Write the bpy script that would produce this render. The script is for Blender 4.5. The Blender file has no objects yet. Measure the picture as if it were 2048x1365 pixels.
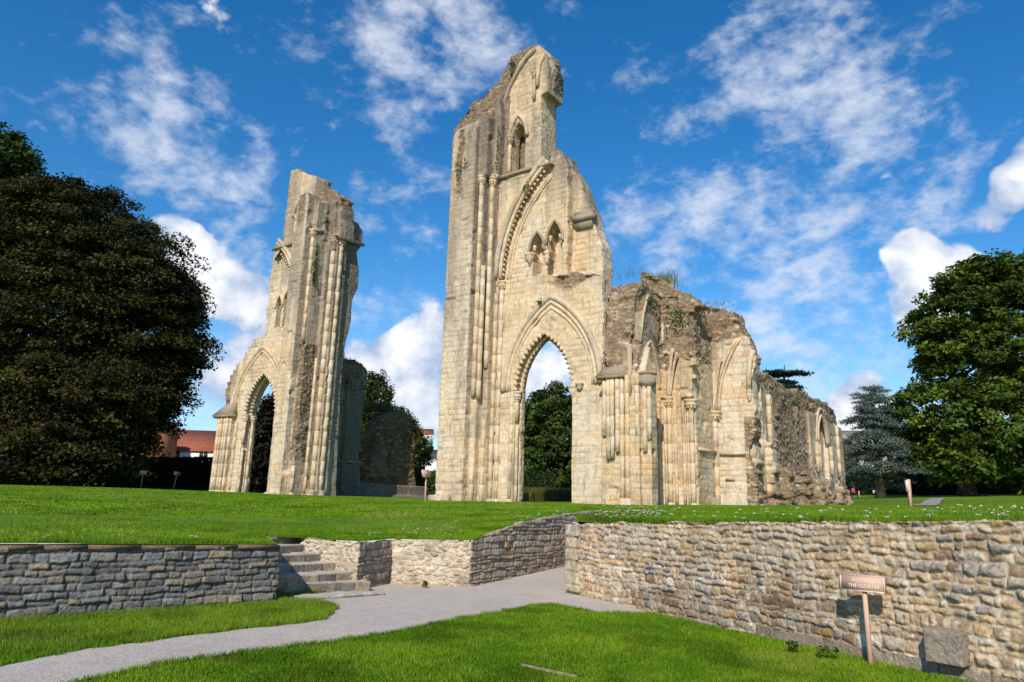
import bpy, bmesh, math, random
import numpy as np
from mathutils import Vector
from mathutils.geometry import tessellate_polygon, delaunay_2d_cdt

random.seed(7)
RNG = np.random.default_rng(11)
scn = bpy.context.scene
COL = scn.collection

# ------------------------------------------------------------------ camera
F_PX, PITCH, ROLL, EYE = 1430.0, math.radians(13.3), math.radians(1.6), 1.65
cam_d = bpy.data.cameras.new('camera')
cam = bpy.data.objects.new('camera', cam_d)
COL.objects.link(cam)
cam_d.sensor_width = 36.0
cam_d.lens = F_PX / 2048 * 36.0
cam_d.clip_end = 5000
cam_d.clip_start = 0.1
fw = np.array([0, math.cos(PITCH), math.sin(PITCH)])
up0 = np.array([0, -math.sin(PITCH), math.cos(PITCH)])
rt0 = np.array([1.0, 0, 0])
rt = math.cos(ROLL) * rt0 + math.sin(ROLL) * up0
up = -math.sin(ROLL) * rt0 + math.cos(ROLL) * up0
from mathutils import Matrix
m = Matrix(((rt[0], up[0], -fw[0], 0), (rt[1], up[1], -fw[1], 0), (rt[2], up[2], -fw[2], EYE), (0, 0, 0, 1)))
cam.matrix_world = m
scn.camera = cam

# ------------------------------------------------------------------ light
SUN_TRAVEL, SUN_EL = math.radians(17), math.radians(36)      # light travels towards this azimuth (from +Y to +X)
sun_d = bpy.data.lights.new('sun', 'SUN')
sun_d.energy = 4.9
sun_d.angle = math.radians(0.5)
sun_d.color = (1.0, 0.93, 0.82)
sun = bpy.data.objects.new('sun', sun_d)
COL.objects.link(sun)
tv = Vector((math.sin(SUN_TRAVEL) * math.cos(SUN_EL), math.cos(SUN_TRAVEL) * math.cos(SUN_EL), -math.sin(SUN_EL)))
sun.rotation_euler = tv.to_track_quat('-Z', 'Y').to_euler()
sun.location = (0, -20, 40)
scn.view_settings.view_transform = 'Standard'
scn.view_settings.look = 'None'
scn.view_settings.exposure = 0.0
scn.view_settings.gamma = 1.0

# ------------------------------------------------------------------ unprojection of measured points
CAM = np.array([0, 0, EYE])
def ray(px, py):
    return fw * F_PX + rt * (px - 1024) + up * (682.5 - py)
def onZ(px, py, z):
    d = ray(px, py); return CAM + d * (z - EYE) / d[2]
def onY(px, py, Y):
    d = ray(px, py); return CAM + d * Y / d[1]
AZ = math.radians(36)
EV = np.array([math.sin(AZ), math.cos(AZ), 0.0])
SV = np.array([math.cos(AZ), -math.sin(AZ), 0.0])
ORG = onY(1145, 1008, 33.0)
def loc(p):
    v = np.asarray(p) - ORG; return np.array([v @ SV, v @ EV, v[2]])
def wp(px, py, y=0.0):          # point of a west-facing plane (x south, z up)
    d = ray(px, py); t = (y - (CAM - ORG) @ EV) / (d @ EV)
    q = loc(CAM + d * t); return (q[0], q[2])
def sp(px, py, x):              # point of a south-facing plane (y east, z up)
    d = ray(px, py); t = (x - (CAM - ORG) @ SV) / (d @ SV)
    q = loc(CAM + d * t); return (q[1], q[2])

# ------------------------------------------------------------------ sky
w = bpy.data.worlds.new('World'); scn.world = w; w.use_nodes = True
def build_sky():
    nt = w.node_tree; nt.nodes.clear()
    N = lambda t, **k: (lambda n: ([setattr(n, a, b) for a, b in k.items()], n)[1])(nt.nodes.new(t))
    Lk = nt.links.new
    out = N('ShaderNodeOutputWorld'); bg = N('ShaderNodeBackground')
    sky = N('ShaderNodeTexSky', sky_type='NISHITA', sun_disc=False)
    sky.sun_elevation = SUN_EL
    sky.sun_rotation = SUN_TRAVEL + math.pi
    sky.air_density = 1.0; sky.dust_density = 0.15; sky.ozone_density = 3.0; sky.altitude = 60
    hs = N('ShaderNodeHueSaturation'); hs.inputs['Saturation'].default_value = 1.36; hs.inputs['Value'].default_value = 1.0
    hs.inputs['Hue'].default_value = 0.5
    Lk(sky.outputs[0], hs.inputs['Color'])
    tc = N('ShaderNodeTexCoord')
    dirv = tc.outputs['Generated']
    def math_(op, a, b=None, clamp=False):
        n = N('ShaderNodeMath', operation=op); n.use_clamp = clamp
        for i, v in enumerate((a, b)):
            if v is None: continue
            if isinstance(v, (int, float)): n.inputs[i].default_value = v
            else: Lk(v, n.inputs[i])
        return n.outputs[0]
    def blobsum(blobs):
        tot = None
        for (px, py, r, a) in blobs:
            d = ray(px, py); d = d / np.linalg.norm(d)
            dp = N('ShaderNodeVectorMath', operation='DOT_PRODUCT'); Lk(dirv, dp.inputs[0]); dp.inputs[1].default_value = tuple(d)
            ang = math.atan(r / F_PX)
            mr = N('ShaderNodeMapRange', interpolation_type='SMOOTHSTEP'); Lk(dp.outputs['Value'], mr.inputs['Value'])
            mr.inputs['From Min'].default_value = math.cos(ang); mr.inputs['From Max'].default_value = 1.0
            mr.inputs['To Min'].default_value = 0; mr.inputs['To Max'].default_value = a
            tot = mr.outputs[0] if tot is None else math_('ADD', tot, mr.outputs[0])
        return tot
    def noise(scale, detail, rough=0.55, dist=0.0, sc=(1, 1, 1), off=(0, 0, 0), rz=0.0):
        mp = N('ShaderNodeMapping'); Lk(dirv, mp.inputs['Vector'])
        mp.inputs['Scale'].default_value = sc; mp.inputs['Location'].default_value = off; mp.inputs['Rotation'].default_value = (0, rz, 0)
        n = N('ShaderNodeTexNoise'); Lk(mp.outputs[0], n.inputs['Vector'])
        n.inputs['Scale'].default_value = scale; n.inputs['Detail'].default_value = detail
        n.inputs['Roughness'].default_value = rough; n.inputs['Distortion'].default_value = dist
        return n.outputs['Fac']
    # thin, broken high cloud
    wis = [(560, 60, 110, .45), (180, 330, 120, .4), (620, 230, 80, .4), (1130, 60, 90, .4), (1290, 110, 80, .35), (1880, 60, 110, .35), (1560, 300, 110, .4), (890, 40, 190, .95), (960, 100, 120, .55), (770, 130, 120, .7), (830, 200, 110, .75), (250, 90, 150, .42), (330, 150, 140, .45),
           (400, 240, 150, .8), (430, 320, 150, .75), (330, 290, 130, .55), (100, 120, 160, .35), (1620, 110, 190, .8),
           (1760, 130, 150, .6), (1420, 170, 120, .5), (1380, 300, 130, .55), (1720, 260, 200, .75), (1830, 320, 130, .65), (1640, 370, 160, .6),
           (1740, 410, 120, .5), (1450, 540, 260, .62), (1640, 570, 220, .7), (1480, 620, 200, .45), (1250, 390, 100, .4), (820, 420, 170, .5), (1320, 470, 160, .45),
           (800, 620, 150, .5), (470, 430, 130, .55), (540, 560, 180, .5), (1620, 725, 160, .55), (1850, 640, 260, .45), (1200, 190, 70, .4), (1000, 330, 90, .2),
           (740, 380, 120, .35), (1560, 40, 170, .35), (1990, 220, 160, .35), (130, 420, 300, .15), (1100, 760, 200, .55), (520, 760, 300, .5), (1700, 660, 200, .3)]
    W1 = blobsum(wis)
    n1 = noise(11.5, 9, .58, .15, (1.0, 1.0, 1.6), (2.1, 0.3, 0.7), .5)
    n1b = noise(46.0, 6, .62, .1, (1, 1, 1.6), (7.1, 3.3, 1.7), .5)
    nn = math_('ADD', math_('MULTIPLY', n1, .74), math_('MULTIPLY', n1b, .26))
    d1 = math_('ADD', math_('MULTIPLY', math_('MINIMUM', W1, 1.0), .315), math_('MULTIPLY', math_('SUBTRACT', nn, .515), 1.9))
    mr1 = N('ShaderNodeMapRange', interpolation_type='SMOOTHSTEP'); Lk(d1, mr1.inputs['Value'])
    mr1.inputs['From Min'].default_value = .10; mr1.inputs['From Max'].default_value = .66
    mr1.inputs['To Max'].default_value = .8
    # solid cumulus near the horizon
    cum = [(350, 490, 75, 1.0), (390, 530, 85, .9), (460, 585, 80, .6), (560, 620, 110, .5), (860, 690, 110, .95), (810, 740, 100, .9), (740, 720, 80, .65), (850, 820, 95, 1.0),
           (800, 800, 90, .6), (1825, 510, 60, 1.2), (1850, 585, 85, 1.0), (1900, 545, 70, 1.05), (1925, 590, 70, .7), (2035, 370, 50, 1.0), (1995, 430, 48, .9), (2060, 310, 45, .8),
           (1720, 810, 80, .95), (1700, 850, 60, .9), (1180, 800, 60, .5), (1095, 770, 70, .8), (450, 700, 140, .42), (420, 800, 130, .38), (1120, 690, 90, .55)]
    W2 = blobsum(cum)
    n2 = noise(16.0, 8, .56, .25, (1, 1, 1.15), (4.2, 9.3, 2.7))
    d2 = math_('ADD', math_('MULTIPLY', W2, .55), math_('MULTIPLY', math_('SUBTRACT', n2, .5), 1.15))
    mr2 = N('ShaderNodeMapRange', interpolation_type='SMOOTHSTEP'); Lk(d2, mr2.inputs['Value'])
    mr2.inputs['From Min'].default_value = .2; mr2.inputs['From Max'].default_value = .42
    mr2.inputs['To Max'].default_value = .97
    # cumulus colour: bright heads, blue-grey bodies
    n3 = noise(13.0, 6, .5, .1, (1, 1, 1.3), (4.2, 9.3, 2.63))
    cr = N('ShaderNodeMapRange'); Lk(math_('ADD', math_('MULTIPLY', d2, .9), math_('MULTIPLY', math_('SUBTRACT', n2, n3), 2.2)), cr.inputs['Value'])
    cr.inputs['From Min'].default_value = .05; cr.inputs['From Max'].default_value = .95
    mixc = N('ShaderNodeMix', data_type='RGBA'); Lk(cr.outputs[0], mixc.inputs['Factor'])
    mixc.inputs[6].default_value = (.40, .53, .76, 1); mixc.inputs[7].default_value = (1.02, 1.03, 1.06, 1)
    S = 0.158
    sk = N('ShaderNodeVectorMath', operation='SCALE'); Lk(hs.outputs[0], sk.inputs[0]); sk.inputs['Scale'].default_value = S
    # low whitening of the air towards the horizon
    sep = N('ShaderNodeSeparateXYZ'); Lk(dirv, sep.inputs[0])
    hz = N('ShaderNodeMapRange', interpolation_type='SMOOTHSTEP'); Lk(sep.outputs['Z'], hz.inputs['Value'])
    hz.inputs['From Min'].default_value = 0.34; hz.inputs['From Max'].default_value = -0.02; hz.inputs['To Max'].default_value = .45
    mh = N('ShaderNodeMix', data_type='RGBA'); Lk(hz.outputs[0], mh.inputs['Factor']); Lk(sk.outputs[0], mh.inputs[6])
    mh.inputs[7].default_value = (.50, .68, .92, 1)
    ma = N('ShaderNodeMix', data_type='RGBA'); Lk(mr1.outputs[0], ma.inputs['Factor']); Lk(mh.outputs[2], ma.inputs[6])
    ma.inputs[7].default_value = (.80, .86, .97, 1)
    mb = N('ShaderNodeMix', data_type='RGBA'); Lk(mr2.outputs[0], mb.inputs['Factor']); Lk(ma.outputs[2], mb.inputs[6]); Lk(mixc.outputs[2], mb.inputs[7])
    Lk(mb.outputs[2], bg.inputs['Color']); bg.inputs['Strength'].default_value = 1.0
    Lk(bg.outputs[0], out.inputs['Surface'])
    w.cycles.sampling_method = 'MANUAL'; w.cycles.sample_map_resolution = 512
build_sky()

# ------------------------------------------------------------------ numpy noise
def h3(i, j, k, s=0):
    with np.errstate(over='ignore'):
        n = (i.astype(np.int64) * 374761393 + j.astype(np.int64) * 668265263 + k.astype(np.int64) * 2147483647 + s * 1274126177) & 0xFFFFFFFF
        n = ((n ^ (n >> 13)) * 1274126177) & 0xFFFFFFFF
        n = ((n ^ (n >> 16)) * 2246822519) & 0xFFFFFFFF
        n = n ^ (n >> 15)
    return n.astype(np.float64) / 4294967295.0
def vnoise(P, s=0):
    i = np.floor(P).astype(np.int64); f = P - i; f = f * f * (3 - 2 * f)
    r = np.zeros(len(P))
    for a in (0, 1):
        for b in (0, 1):
            for c in (0, 1):
                wgt = (f[:, 0] if a else 1 - f[:, 0]) * (f[:, 1] if b else 1 - f[:, 1]) * (f[:, 2] if c else 1 - f[:, 2])
                r += wgt * h3(i[:, 0] + a, i[:, 1] + b, i[:, 2] + c, s)
    return r
def fbm(P, sc, octv=4, s=0, rough=.5):
    P = np.asarray(P) * np.asarray(sc); r = 0; a = 1; t = 0
    for o in range(octv):
        r = r + a * vnoise(P + 17.3 * o, s + o); t += a; a *= rough; P = P * 2.03
    return r / t
def worley(P, cell, s=0, jit=.85):
    Q = P / np.asarray(cell); i0 = np.floor(Q).astype(np.int64)
    F1 = np.full(len(P), 9.0); F2 = np.full(len(P), 9.0); ID = np.zeros(len(P))
    for a in (-1, 0, 1):
        for b in (-1, 0, 1):
            for c in (-1, 0, 1):
                ii, jj, kk = i0[:, 0] + a, i0[:, 1] + b, i0[:, 2] + c
                dx = ii + .5 + jit * (h3(ii, jj, kk, s) - .5) - Q[:, 0]
                dy = jj + .5 + jit * (h3(ii, jj, kk, s + 1) - .5) - Q[:, 1]
                dz = kk + .5 + jit * (h3(ii, jj, kk, s + 2) - .5) - Q[:, 2]
                d = np.sqrt(dx * dx + dy * dy + dz * dz)
                m1 = d < F1
                F2 = np.where(m1, F1, np.minimum(F2, d))
                ID = np.where(m1, h3(ii, jj, kk, s + 3), ID)
                F1 = np.where(m1, d, F1)
    return F1, F2, ID
def worley2(U, V, cu, cv, s=0, jit=.8):
    r = np.floor(V / cv).astype(np.int64)
    F1 = np.full(len(U), 9.0); F2 = np.full(len(U), 9.0); ID = np.zeros(len(U))
    for b in (-2, -1, 0, 1, 2):
        jj = r + b
        off = h3(jj, jj * 0, jj * 0, s + 9)
        ci = np.floor(U / cu - off).astype(np.int64)
        for a in (-1, 0, 1):
            ii = ci + a
            dx = (ii + .5 + off + jit * (h3(ii, jj, jj * 0, s) - .5)) - U / cu
            dy = (jj + .5 + jit * .9 * (h3(ii, jj, jj * 0, s + 1) - .5)) - V / cv
            sz = .8 + .4 * h3(ii, jj, jj * 0, s + 5)
            d = np.sqrt(dx * dx + dy * dy * 1.15) / sz
            m1 = d < F1
            F2 = np.where(m1, F1, np.minimum(F2, d)); ID = np.where(m1, h3(ii, jj, jj * 0, s + 3), ID); F1 = np.where(m1, d, F1)
    return F1, F2, ID
def blocks(U, V, rows, lens, s=0):
    """coursed masonry: random id of the block and distance to its nearest joint"""
    rg = np.random.default_rng(s)
    v0, v1 = V.min() - 1, V.max() + 1
    hs = rg.uniform(rows[0], rows[1], int((v1 - v0) / rows[0]) + 4)
    ed = np.concatenate([[v0], v0 + np.cumsum(hs)])
    ri = np.clip(np.searchsorted(ed, V) - 1, 0, len(ed) - 2)
    dv = np.minimum(V - ed[ri], ed[ri + 1] - V)
    u0, u1 = U.min() - 2, U.max() + 2
    ID = np.zeros(len(U)); du = np.zeros(len(U))
    for r in np.unique(ri):
        mk = ri == r
        ls = rg.uniform(lens[0], lens[1], int((u1 - u0) / lens[0]) + 4)
        e = np.concatenate([[u0], u0 + np.cumsum(ls)])
        k = np.clip(np.searchsorted(e, U[mk]) - 1, 0, len(e) - 2)
        du[mk] = np.minimum(U[mk] - e[k], e[k + 1] - U[mk])
        ID[mk] = h3(k, np.full_like(k, r), k * 0, s)
    return ID, np.minimum(du, dv)
def sstep(a, b, x):
    t = np.clip((x - a) / (b - a), 0, 1); return t * t * (3 - 2 * t)
def lerp(A, B, t):
    return np.asarray(A) * (1 - t[:, None]) + np.asarray(B) * t[:, None]

# ------------------------------------------------------------------ mesh helpers
def to_mesh(name, V, F, mat=None, col=None, smooth=False):
    """F: array (n,3)/(n,4) or list of such arrays"""
    Fs = F if isinstance(F, list) else [F]
    Fs = [np.asarray(f, dtype=np.int32) for f in Fs if len(f)]
    me = bpy.data.meshes.new(name)
    V = np.asarray(V, dtype=np.float32)
    me.vertices.add(len(V)); me.vertices.foreach_set('co', V.ravel())
    loops = np.concatenate([f.ravel() for f in Fs]); sizes = np.concatenate([np.full(len(f), f.shape[1], dtype=np.int32) for f in Fs])
    starts = np.concatenate([[0], np.cumsum(sizes)[:-1]]).astype(np.int32)
    me.loops.add(len(loops)); me.loops.foreach_set('vertex_index', loops)
    me.polygons.add(len(sizes)); me.polygons.foreach_set('loop_start', starts); me.polygons.foreach_set('loop_total', sizes)
    if smooth: me.polygons.foreach_set('use_smooth', np.ones(len(sizes), dtype=bool))
    me.update(calc_edges=True); me.validate()
    if col is not None:
        ca = me.color_attributes.new('Col', 'FLOAT_COLOR', 'POINT')
        c4 = np.ones((len(V), 4), dtype=np.float32); c4[:, :3] = col
        ca.data.foreach_set('color', c4.ravel())
    if mat: me.materials.append(mat)
    return me
def link(name, me, parent=None, loc_=None):
    o = bpy.data.objects.new(name, me); COL.objects.link(o)
    if parent is not None: o.parent = parent
    if loc_ is not None: o.location = loc_
    return o
def empty(name, loc_, rz=0.0):
    o = bpy.data.objects.new(name, None); COL.objects.link(o)
    o.location = loc_; o.rotation_euler = (0, 0, rz); o.empty_display_size = .3
    return o
def tag(o, label=None, cat=None, group=None, kind=None):
    if label: o['label'] = label
    if cat: o['category'] = cat
    if group: o['group'] = group
    if kind: o['kind'] = kind
    return o
class MB:
    """collects simple shapes as vertices and faces"""
    def __init__(s): s.v = []; s.q = []; s.t = []; s.n = 0
    def add(s, V, Q=(), T=()):
        V = np.asarray(V, float)
        if len(Q): s.q.append(np.asarray(Q) + s.n)
        if len(T): s.t.append(np.asarray(T) + s.n)
        s.v.append(V); s.n += len(V)
    def box(s, a, b):
        x0, y0, z0 = a; x1, y1, z1 = b
        V = [(x0, y0, z0), (x1, y0, z0), (x1, y1, z0), (x0, y1, z0), (x0, y0, z1), (x1, y0, z1), (x1, y1, z1), (x0, y1, z1)]
        s.add(V, [(0, 3, 2, 1), (4, 5, 6, 7), (0, 1, 5, 4), (1, 2, 6, 5), (2, 3, 7, 6), (3, 0, 4, 7)])
    def hexa(s, V8):
        s.add(V8, [(0, 3, 2, 1), (4, 5, 6, 7), (0, 1, 5, 4), (1, 2, 6, 5), (2, 3, 7, 6), (3, 0, 4, 7)])
    def lathe(s, prof, c, seg=12, axis='z'):
        """prof: list of (r,z) from bottom to top"""
        a = np.linspace(0, 2 * np.pi, seg, endpoint=False); V = []; Q = []
        for r, z in prof:
            for t in a: V.append((c[0] + r * math.cos(t), c[1] + r * math.sin(t), c[2] + z))
        for k in range(len(prof) - 1):
            for i in range(seg):
                j = (i + 1) % seg; Q.append((k * seg + i, k * seg + j, (k + 1) * seg + j, (k + 1) * seg + i))
        n = len(V); V.append((c[0], c[1], c[2] + prof[0][1])); V.append((c[0], c[1], c[2] + prof[-1][1]))
        T = [(n, (i + 1) % seg, i) for i in range(seg)] + [(n + 1, (len(prof) - 1) * seg + i, (len(prof) - 1) * seg + (i + 1) % seg) for i in range(seg)]
        s.add(V, Q, T)
    def tube(s, P, R, seg=8):
        P = np.asarray(P, float); n = len(P)
        R = np.full(n, R) if np.isscalar(R) else np.asarray(R, float)
        T = np.gradient(P, axis=0); T /= np.linalg.norm(T, axis=1)[:, None] + 1e-9
        ref = np.array([0.31, 0.17, 0.93]) if abs(T[0][2]) < .8 else np.array([0.93, 0.31, 0.17])
        V = []; Q = []
        for k in range(n):
            a1 = np.cross(T[k], ref); a1 /= np.linalg.norm(a1); a2 = np.cross(T[k], a1)
            for i in range(seg):
                t = 2 * np.pi * i / seg; V.append(P[k] + R[k] * (math.cos(t) * a1 + math.sin(t) * a2))
        for k in range(n - 1):
            for i in range(seg):
                j = (i + 1) % seg; Q.append((k * seg + i, k * seg + j, (k + 1) * seg + j, (k + 1) * seg + i))
        T3 = [(0, i + 1, i) for i in range(1, seg - 1)] + [((n - 1) * seg, (n - 1) * seg + i, (n - 1) * seg + i + 1) for i in range(1, seg - 1)]
        s.add(V, Q, T3)
    def sweep(s, path, prof):
        """path: 3D points of a curve in a vertical plane y=const; prof: closed list of (outward, towards -y)"""
        P = np.asarray(path, float); T = np.gradient(P, axis=0); T /= np.linalg.norm(T, axis=1)[:, None]
        nrm = np.stack([-T[:, 2], T[:, 1] * 0, T[:, 0]], 1); m_ = len(prof); V = []; Q = []
        for k in range(len(P)):
            for (a, b) in prof: V.append(P[k] + nrm[k] * a + np.array([0, -b, 0]))
        for k in range(len(P) - 1):
            for i in range(m_):
                j = (i + 1) % m_; Q.append((k * m_ + i, (k + 1) * m_ + i, (k + 1) * m_ + j, k * m_ + j))
        n = len(P)
        T3 = [(0, i, i + 1) for i in range(1, m_ - 1)] + [((n - 1) * m_, (n - 1) * m_ + i + 1, (n - 1) * m_ + i) for i in range(1, m_ - 1)]
        s.add(V, Q, T3)
    def prism(s, outer, holes, w0, w1, frame='xz'):
        """polygon (u,v) with holes, extruded from w0 to w1. frame xz: u=x v=z w=y ; yz: u=y v=z w=x ; xy: u=x v=y w=z"""
        loops = [outer] + list(holes or [])
        tri = tessellate_polygon([[Vector((p[0], p[1], 0)) for p in lp] for lp in loops])
        flat = [p for lp in loops for p in lp]; n = len(flat)
        def mp(p, ww):
            if frame == 'xz': return (p[0], ww, p[1])
            if frame == 'yz': return (ww, p[0], p[1])
            return (p[0], p[1], ww)
        V = [mp(p, w0) for p in flat] + [mp(p, w1) for p in flat]
        T = []
        for t in tri:
            T.append((t[0], t[1], t[2])); T.append((t[2] + n, t[1] + n, t[0] + n))
        Q = []; o = 0
        for lp in loops:
            k = len(lp)
            for i in range(k):
                j = (i + 1) % k; Q.append((o + i, o + j, o + j + n, o + i + n))
            o += k
        s.add(V, Q, T)
    def arrays(s):
        V = np.concatenate(s.v); F = []
        if s.q: F.append(np.concatenate(s.q))
        if s.t: F.append(np.concatenate(s.t))
        return V, F
    def build(s, name, mat, parent=None, col=None, smooth=False, fix=False):
        V, F = s.arrays()
        c = None if col is None else (col(V) if callable(col) else (col if np.ndim(col) == 2 else np.tile(col, (len(V), 1))))
        me = to_mesh(name, V, F, mat, c, smooth)
        if fix:
            bm = bmesh.new(); bm.from_mesh(me); bmesh.ops.recalc_face_normals(bm, faces=bm.faces); bm.to_mesh(me); bm.free()
        return link(name, me, parent)

def remesh(V, F, vox):
    me = to_mesh('tmp', V, F); ob = bpy.data.objects.new('tmp', me); COL.objects.link(ob)
    bm = bmesh.new(); bm.from_mesh(me); bmesh.ops.recalc_face_normals(bm, faces=bm.faces); bm.to_mesh(me); bm.free()
    md = ob.modifiers.new('r', 'REMESH'); md.mode = 'VOXEL'; md.voxel_size = vox
    ev = ob.evaluated_get(bpy.context.evaluated_depsgraph_get()); em = ev.to_mesh()
    n = len(em.vertices); co = np.empty(n * 3, np.float32); em.vertices.foreach_get('co', co); co = co.reshape(-1, 3).astype(float)
    nf = len(em.polygons); li = np.empty(len(em.loops), np.int32); em.loops.foreach_get('vertex_index', li)
    tot = np.empty(nf, np.int32); em.polygons.foreach_get('loop_total', tot); st = np.empty(nf, np.int32); em.polygons.foreach_get('loop_start', st)
    q = np.stack([li[st[tot == 4] + k] for k in range(4)], 1) if (tot == 4).any() else np.zeros((0, 4), int)
    t3 = np.stack([li[st[tot == 3] + k] for k in range(3)], 1) if (tot == 3).any() else np.zeros((0, 3), int)
    ev.to_mesh_clear(); bpy.data.objects.remove(ob); bpy.data.meshes.remove(me)
    return co, [x for x in (q, t3) if len(x)]
def vnormals(V, Fs):
    N = np.zeros_like(V)
    for f in Fs:
        a = np.cross(V[f[:, 1]] - V[f[:, 0]], V[f[:, 2]] - V[f[:, 0]])
        if f.shape[1] == 4: a = a + np.cross(V[f[:, 2]] - V[f[:, 0]], V[f[:, 3]] - V[f[:, 0]])
        for k in range(f.shape[1]):
            for c in range(3): N[:, c] += np.bincount(f[:, k], a[:, c], len(V))
    return N / (np.linalg.norm(N, axis=1)[:, None] + 1e-12)

# ------------------------------------------------------------------ materials
def mat_vc(name, bump=((12, .012), (60, .006)), rough=.92, var=.25, vscale=9.0, speck=0.0, speckscale=22.0, speckcol=(.62, .60, .52)):
    m_ = bpy.data.materials.new(name); m_.use_nodes = True; nt = m_.node_tree
    p = nt.nodes['Principled BSDF']; p.inputs['Roughness'].default_value = rough
    p.inputs['Specular IOR Level'].default_value = .15
    at = nt.nodes.new('ShaderNodeVertexColor'); at.layer_name = 'Col'
    tc = nt.nodes.new('ShaderNodeTexCoord')
    nz = nt.nodes.new('ShaderNodeTexNoise'); nz.inputs['Scale'].default_value = vscale; nz.inputs['Detail'].default_value = 6; nz.inputs['Roughness'].default_value = .65
    nt.links.new(tc.outputs['Object'], nz.inputs['Vector'])
    mr = nt.nodes.new('ShaderNodeMapRange'); nt.links.new(nz.outputs['Fac'], mr.inputs['Value'])
    mr.inputs['From Min'].default_value = .25; mr.inputs['From Max'].default_value = .75
    mr.inputs['To Min'].default_value = 1 - var; mr.inputs['To Max'].default_value = 1 + var
    mx = nt.nodes.new('ShaderNodeVectorMath'); mx.operation = 'SCALE'
    nt.links.new(at.outputs['Color'], mx.inputs[0]); nt.links.new(mr.outputs[0], mx.inputs['Scale'])
    colout = mx.outputs[0]
    if speck > 0:
        n2 = nt.nodes.new('ShaderNodeTexNoise'); n2.inputs['Scale'].default_value = speckscale; n2.inputs['Detail'].default_value = 3
        nt.links.new(tc.outputs['Object'], n2.inputs['Vector'])
        r2 = nt.nodes.new('ShaderNodeMapRange'); nt.links.new(n2.outputs['Fac'], r2.inputs['Value'])
        r2.inputs['From Min'].default_value = .68; r2.inputs['From Max'].default_value = .74; r2.inputs['To Max'].default_value = speck
        mm = nt.nodes.new('ShaderNodeMix'); mm.data_type = 'RGBA'; nt.links.new(r2.outputs[0], mm.inputs['Factor'])
        nt.links.new(colout, mm.inputs[6]); mm.inputs[7].default_value = (*speckcol, 1); colout = mm.outputs[2]
    nt.links.new(colout, p.inputs['Base Color'])
    prev = None
    for sc, dist in bump:
        nb = nt.nodes.new('ShaderNodeTexNoise'); nb.inputs['Scale'].default_value = sc; nb.inputs['Detail'].default_value = 5
        nt.links.new(tc.outputs['Object'], nb.inputs['Vector'])
        bp = nt.nodes.new('ShaderNodeBump'); bp.inputs['Distance'].default_value = dist; bp.inputs['Strength'].default_value = 1
        nt.links.new(nb.outputs['Fac'], bp.inputs['Height'])
        if prev: nt.links.new(prev.outputs[0], bp.inputs['Normal'])
        prev = bp
    if prev: nt.links.new(prev.outputs[0], p.inputs['Normal'])
    return m_
M = {}
def mat_ruin():
    m_ = mat_vc('ruin_stone', bump=((3.2, .06), (16, .022), (60, .008)), var=.24, vscale=7.0, speck=.55, speckscale=9.0, speckcol=(.60, .56, .46))
    nt = m_.node_tree; p = nt.nodes['Principled BSDF']; src = p.inputs['Base Color'].links[0].from_socket
    tc = nt.nodes.new('ShaderNodeTexCoord')
    def layer(src, scale, sc, lo, hi, amt, colr, detail=8, rough=.68):
        mp = nt.nodes.new('ShaderNodeMapping'); mp.inputs['Scale'].default_value = sc; nt.links.new(tc.outputs['Object'], mp.inputs['Vector'])
        n = nt.nodes.new('ShaderNodeTexNoise'); n.inputs['Scale'].default_value = scale; n.inputs['Detail'].default_value = detail; n.inputs['Roughness'].default_value = rough; nt.links.new(mp.outputs[0], n.inputs['Vector'])
        r = nt.nodes.new('ShaderNodeMapRange'); r.interpolation_type = 'SMOOTHSTEP'; nt.links.new(n.outputs['Fac'], r.inputs['Value']); r.inputs['From Min'].default_value = lo; r.inputs['From Max'].default_value = hi; r.inputs['To Max'].default_value = amt
        x = nt.nodes.new('ShaderNodeMix'); x.data_type = 'RGBA'; nt.links.new(r.outputs[0], x.inputs['Factor']); nt.links.new(src, x.inputs[6]); x.inputs[7].default_value = (*colr, 1); return x.outputs[2]
    src = layer(src, .8, (1, 1, .7), .48, .70, .60, (.30, .238, .172))
    src = layer(src, 1.7, (1.6, 1.6, .22), .54, .72, .58, (.150, .118, .088))
    src = layer(src, 5.0, (1, 1, 1), .58, .72, .42, (.215, .185, .14))
    src = layer(src, 2.6, (1, 1, 1), .58, .72, .5, (.64, .55, .42))
    src = layer(src, 1.3, (1, 1, .6), .60, .74, .45, (.52, .30, .12))
    nt.links.new(src, p.inputs['Base Color']); return m_
M['ruin'] = mat_ruin()
M['wall'] = mat_vc('wall_stone', bump=((26, .018), (110, .007)), var=.38, vscale=24.0, speck=.65, speckscale=26.0)
M['soil'] = mat_vc('lawn_turf', bump=((40, .02),), var=.35, vscale=7.0)
def mat_leaf(name, rough=.55, trans=.25):
    m_ = bpy.data.materials.new(name); m_.use_nodes = True; nt = m_.node_tree
    p = nt.nodes['Principled BSDF']; p.inputs['Roughness'].default_value = rough; p.inputs['Specular IOR Level'].default_value = .10
    at = nt.nodes.new('ShaderNodeVertexColor'); at.layer_name = 'Col'
    nt.links.new(at.outputs['Color'], p.inputs['Base Color'])
    if trans > 0:
        tl = nt.nodes.new('ShaderNodeBsdfTranslucent'); nt.links.new(at.outputs['Color'], tl.inputs['Color'])
        mx = nt.nodes.new('ShaderNodeMixShader'); mx.inputs[0].default_value = trans
        nt.links.new(p.outputs[0], mx.inputs[1]); nt.links.new(tl.outputs[0], mx.inputs[2])
        nt.links.new(mx.outputs[0], nt.nodes['Material Output'].inputs['Surface'])
    return m_
M['leaf'] = mat_leaf('leaf', .5, .14)
M['grass'] = mat_leaf('grass_blade', .6, .3)
M['petal'] = mat_leaf('petal', .7, .2)
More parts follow.
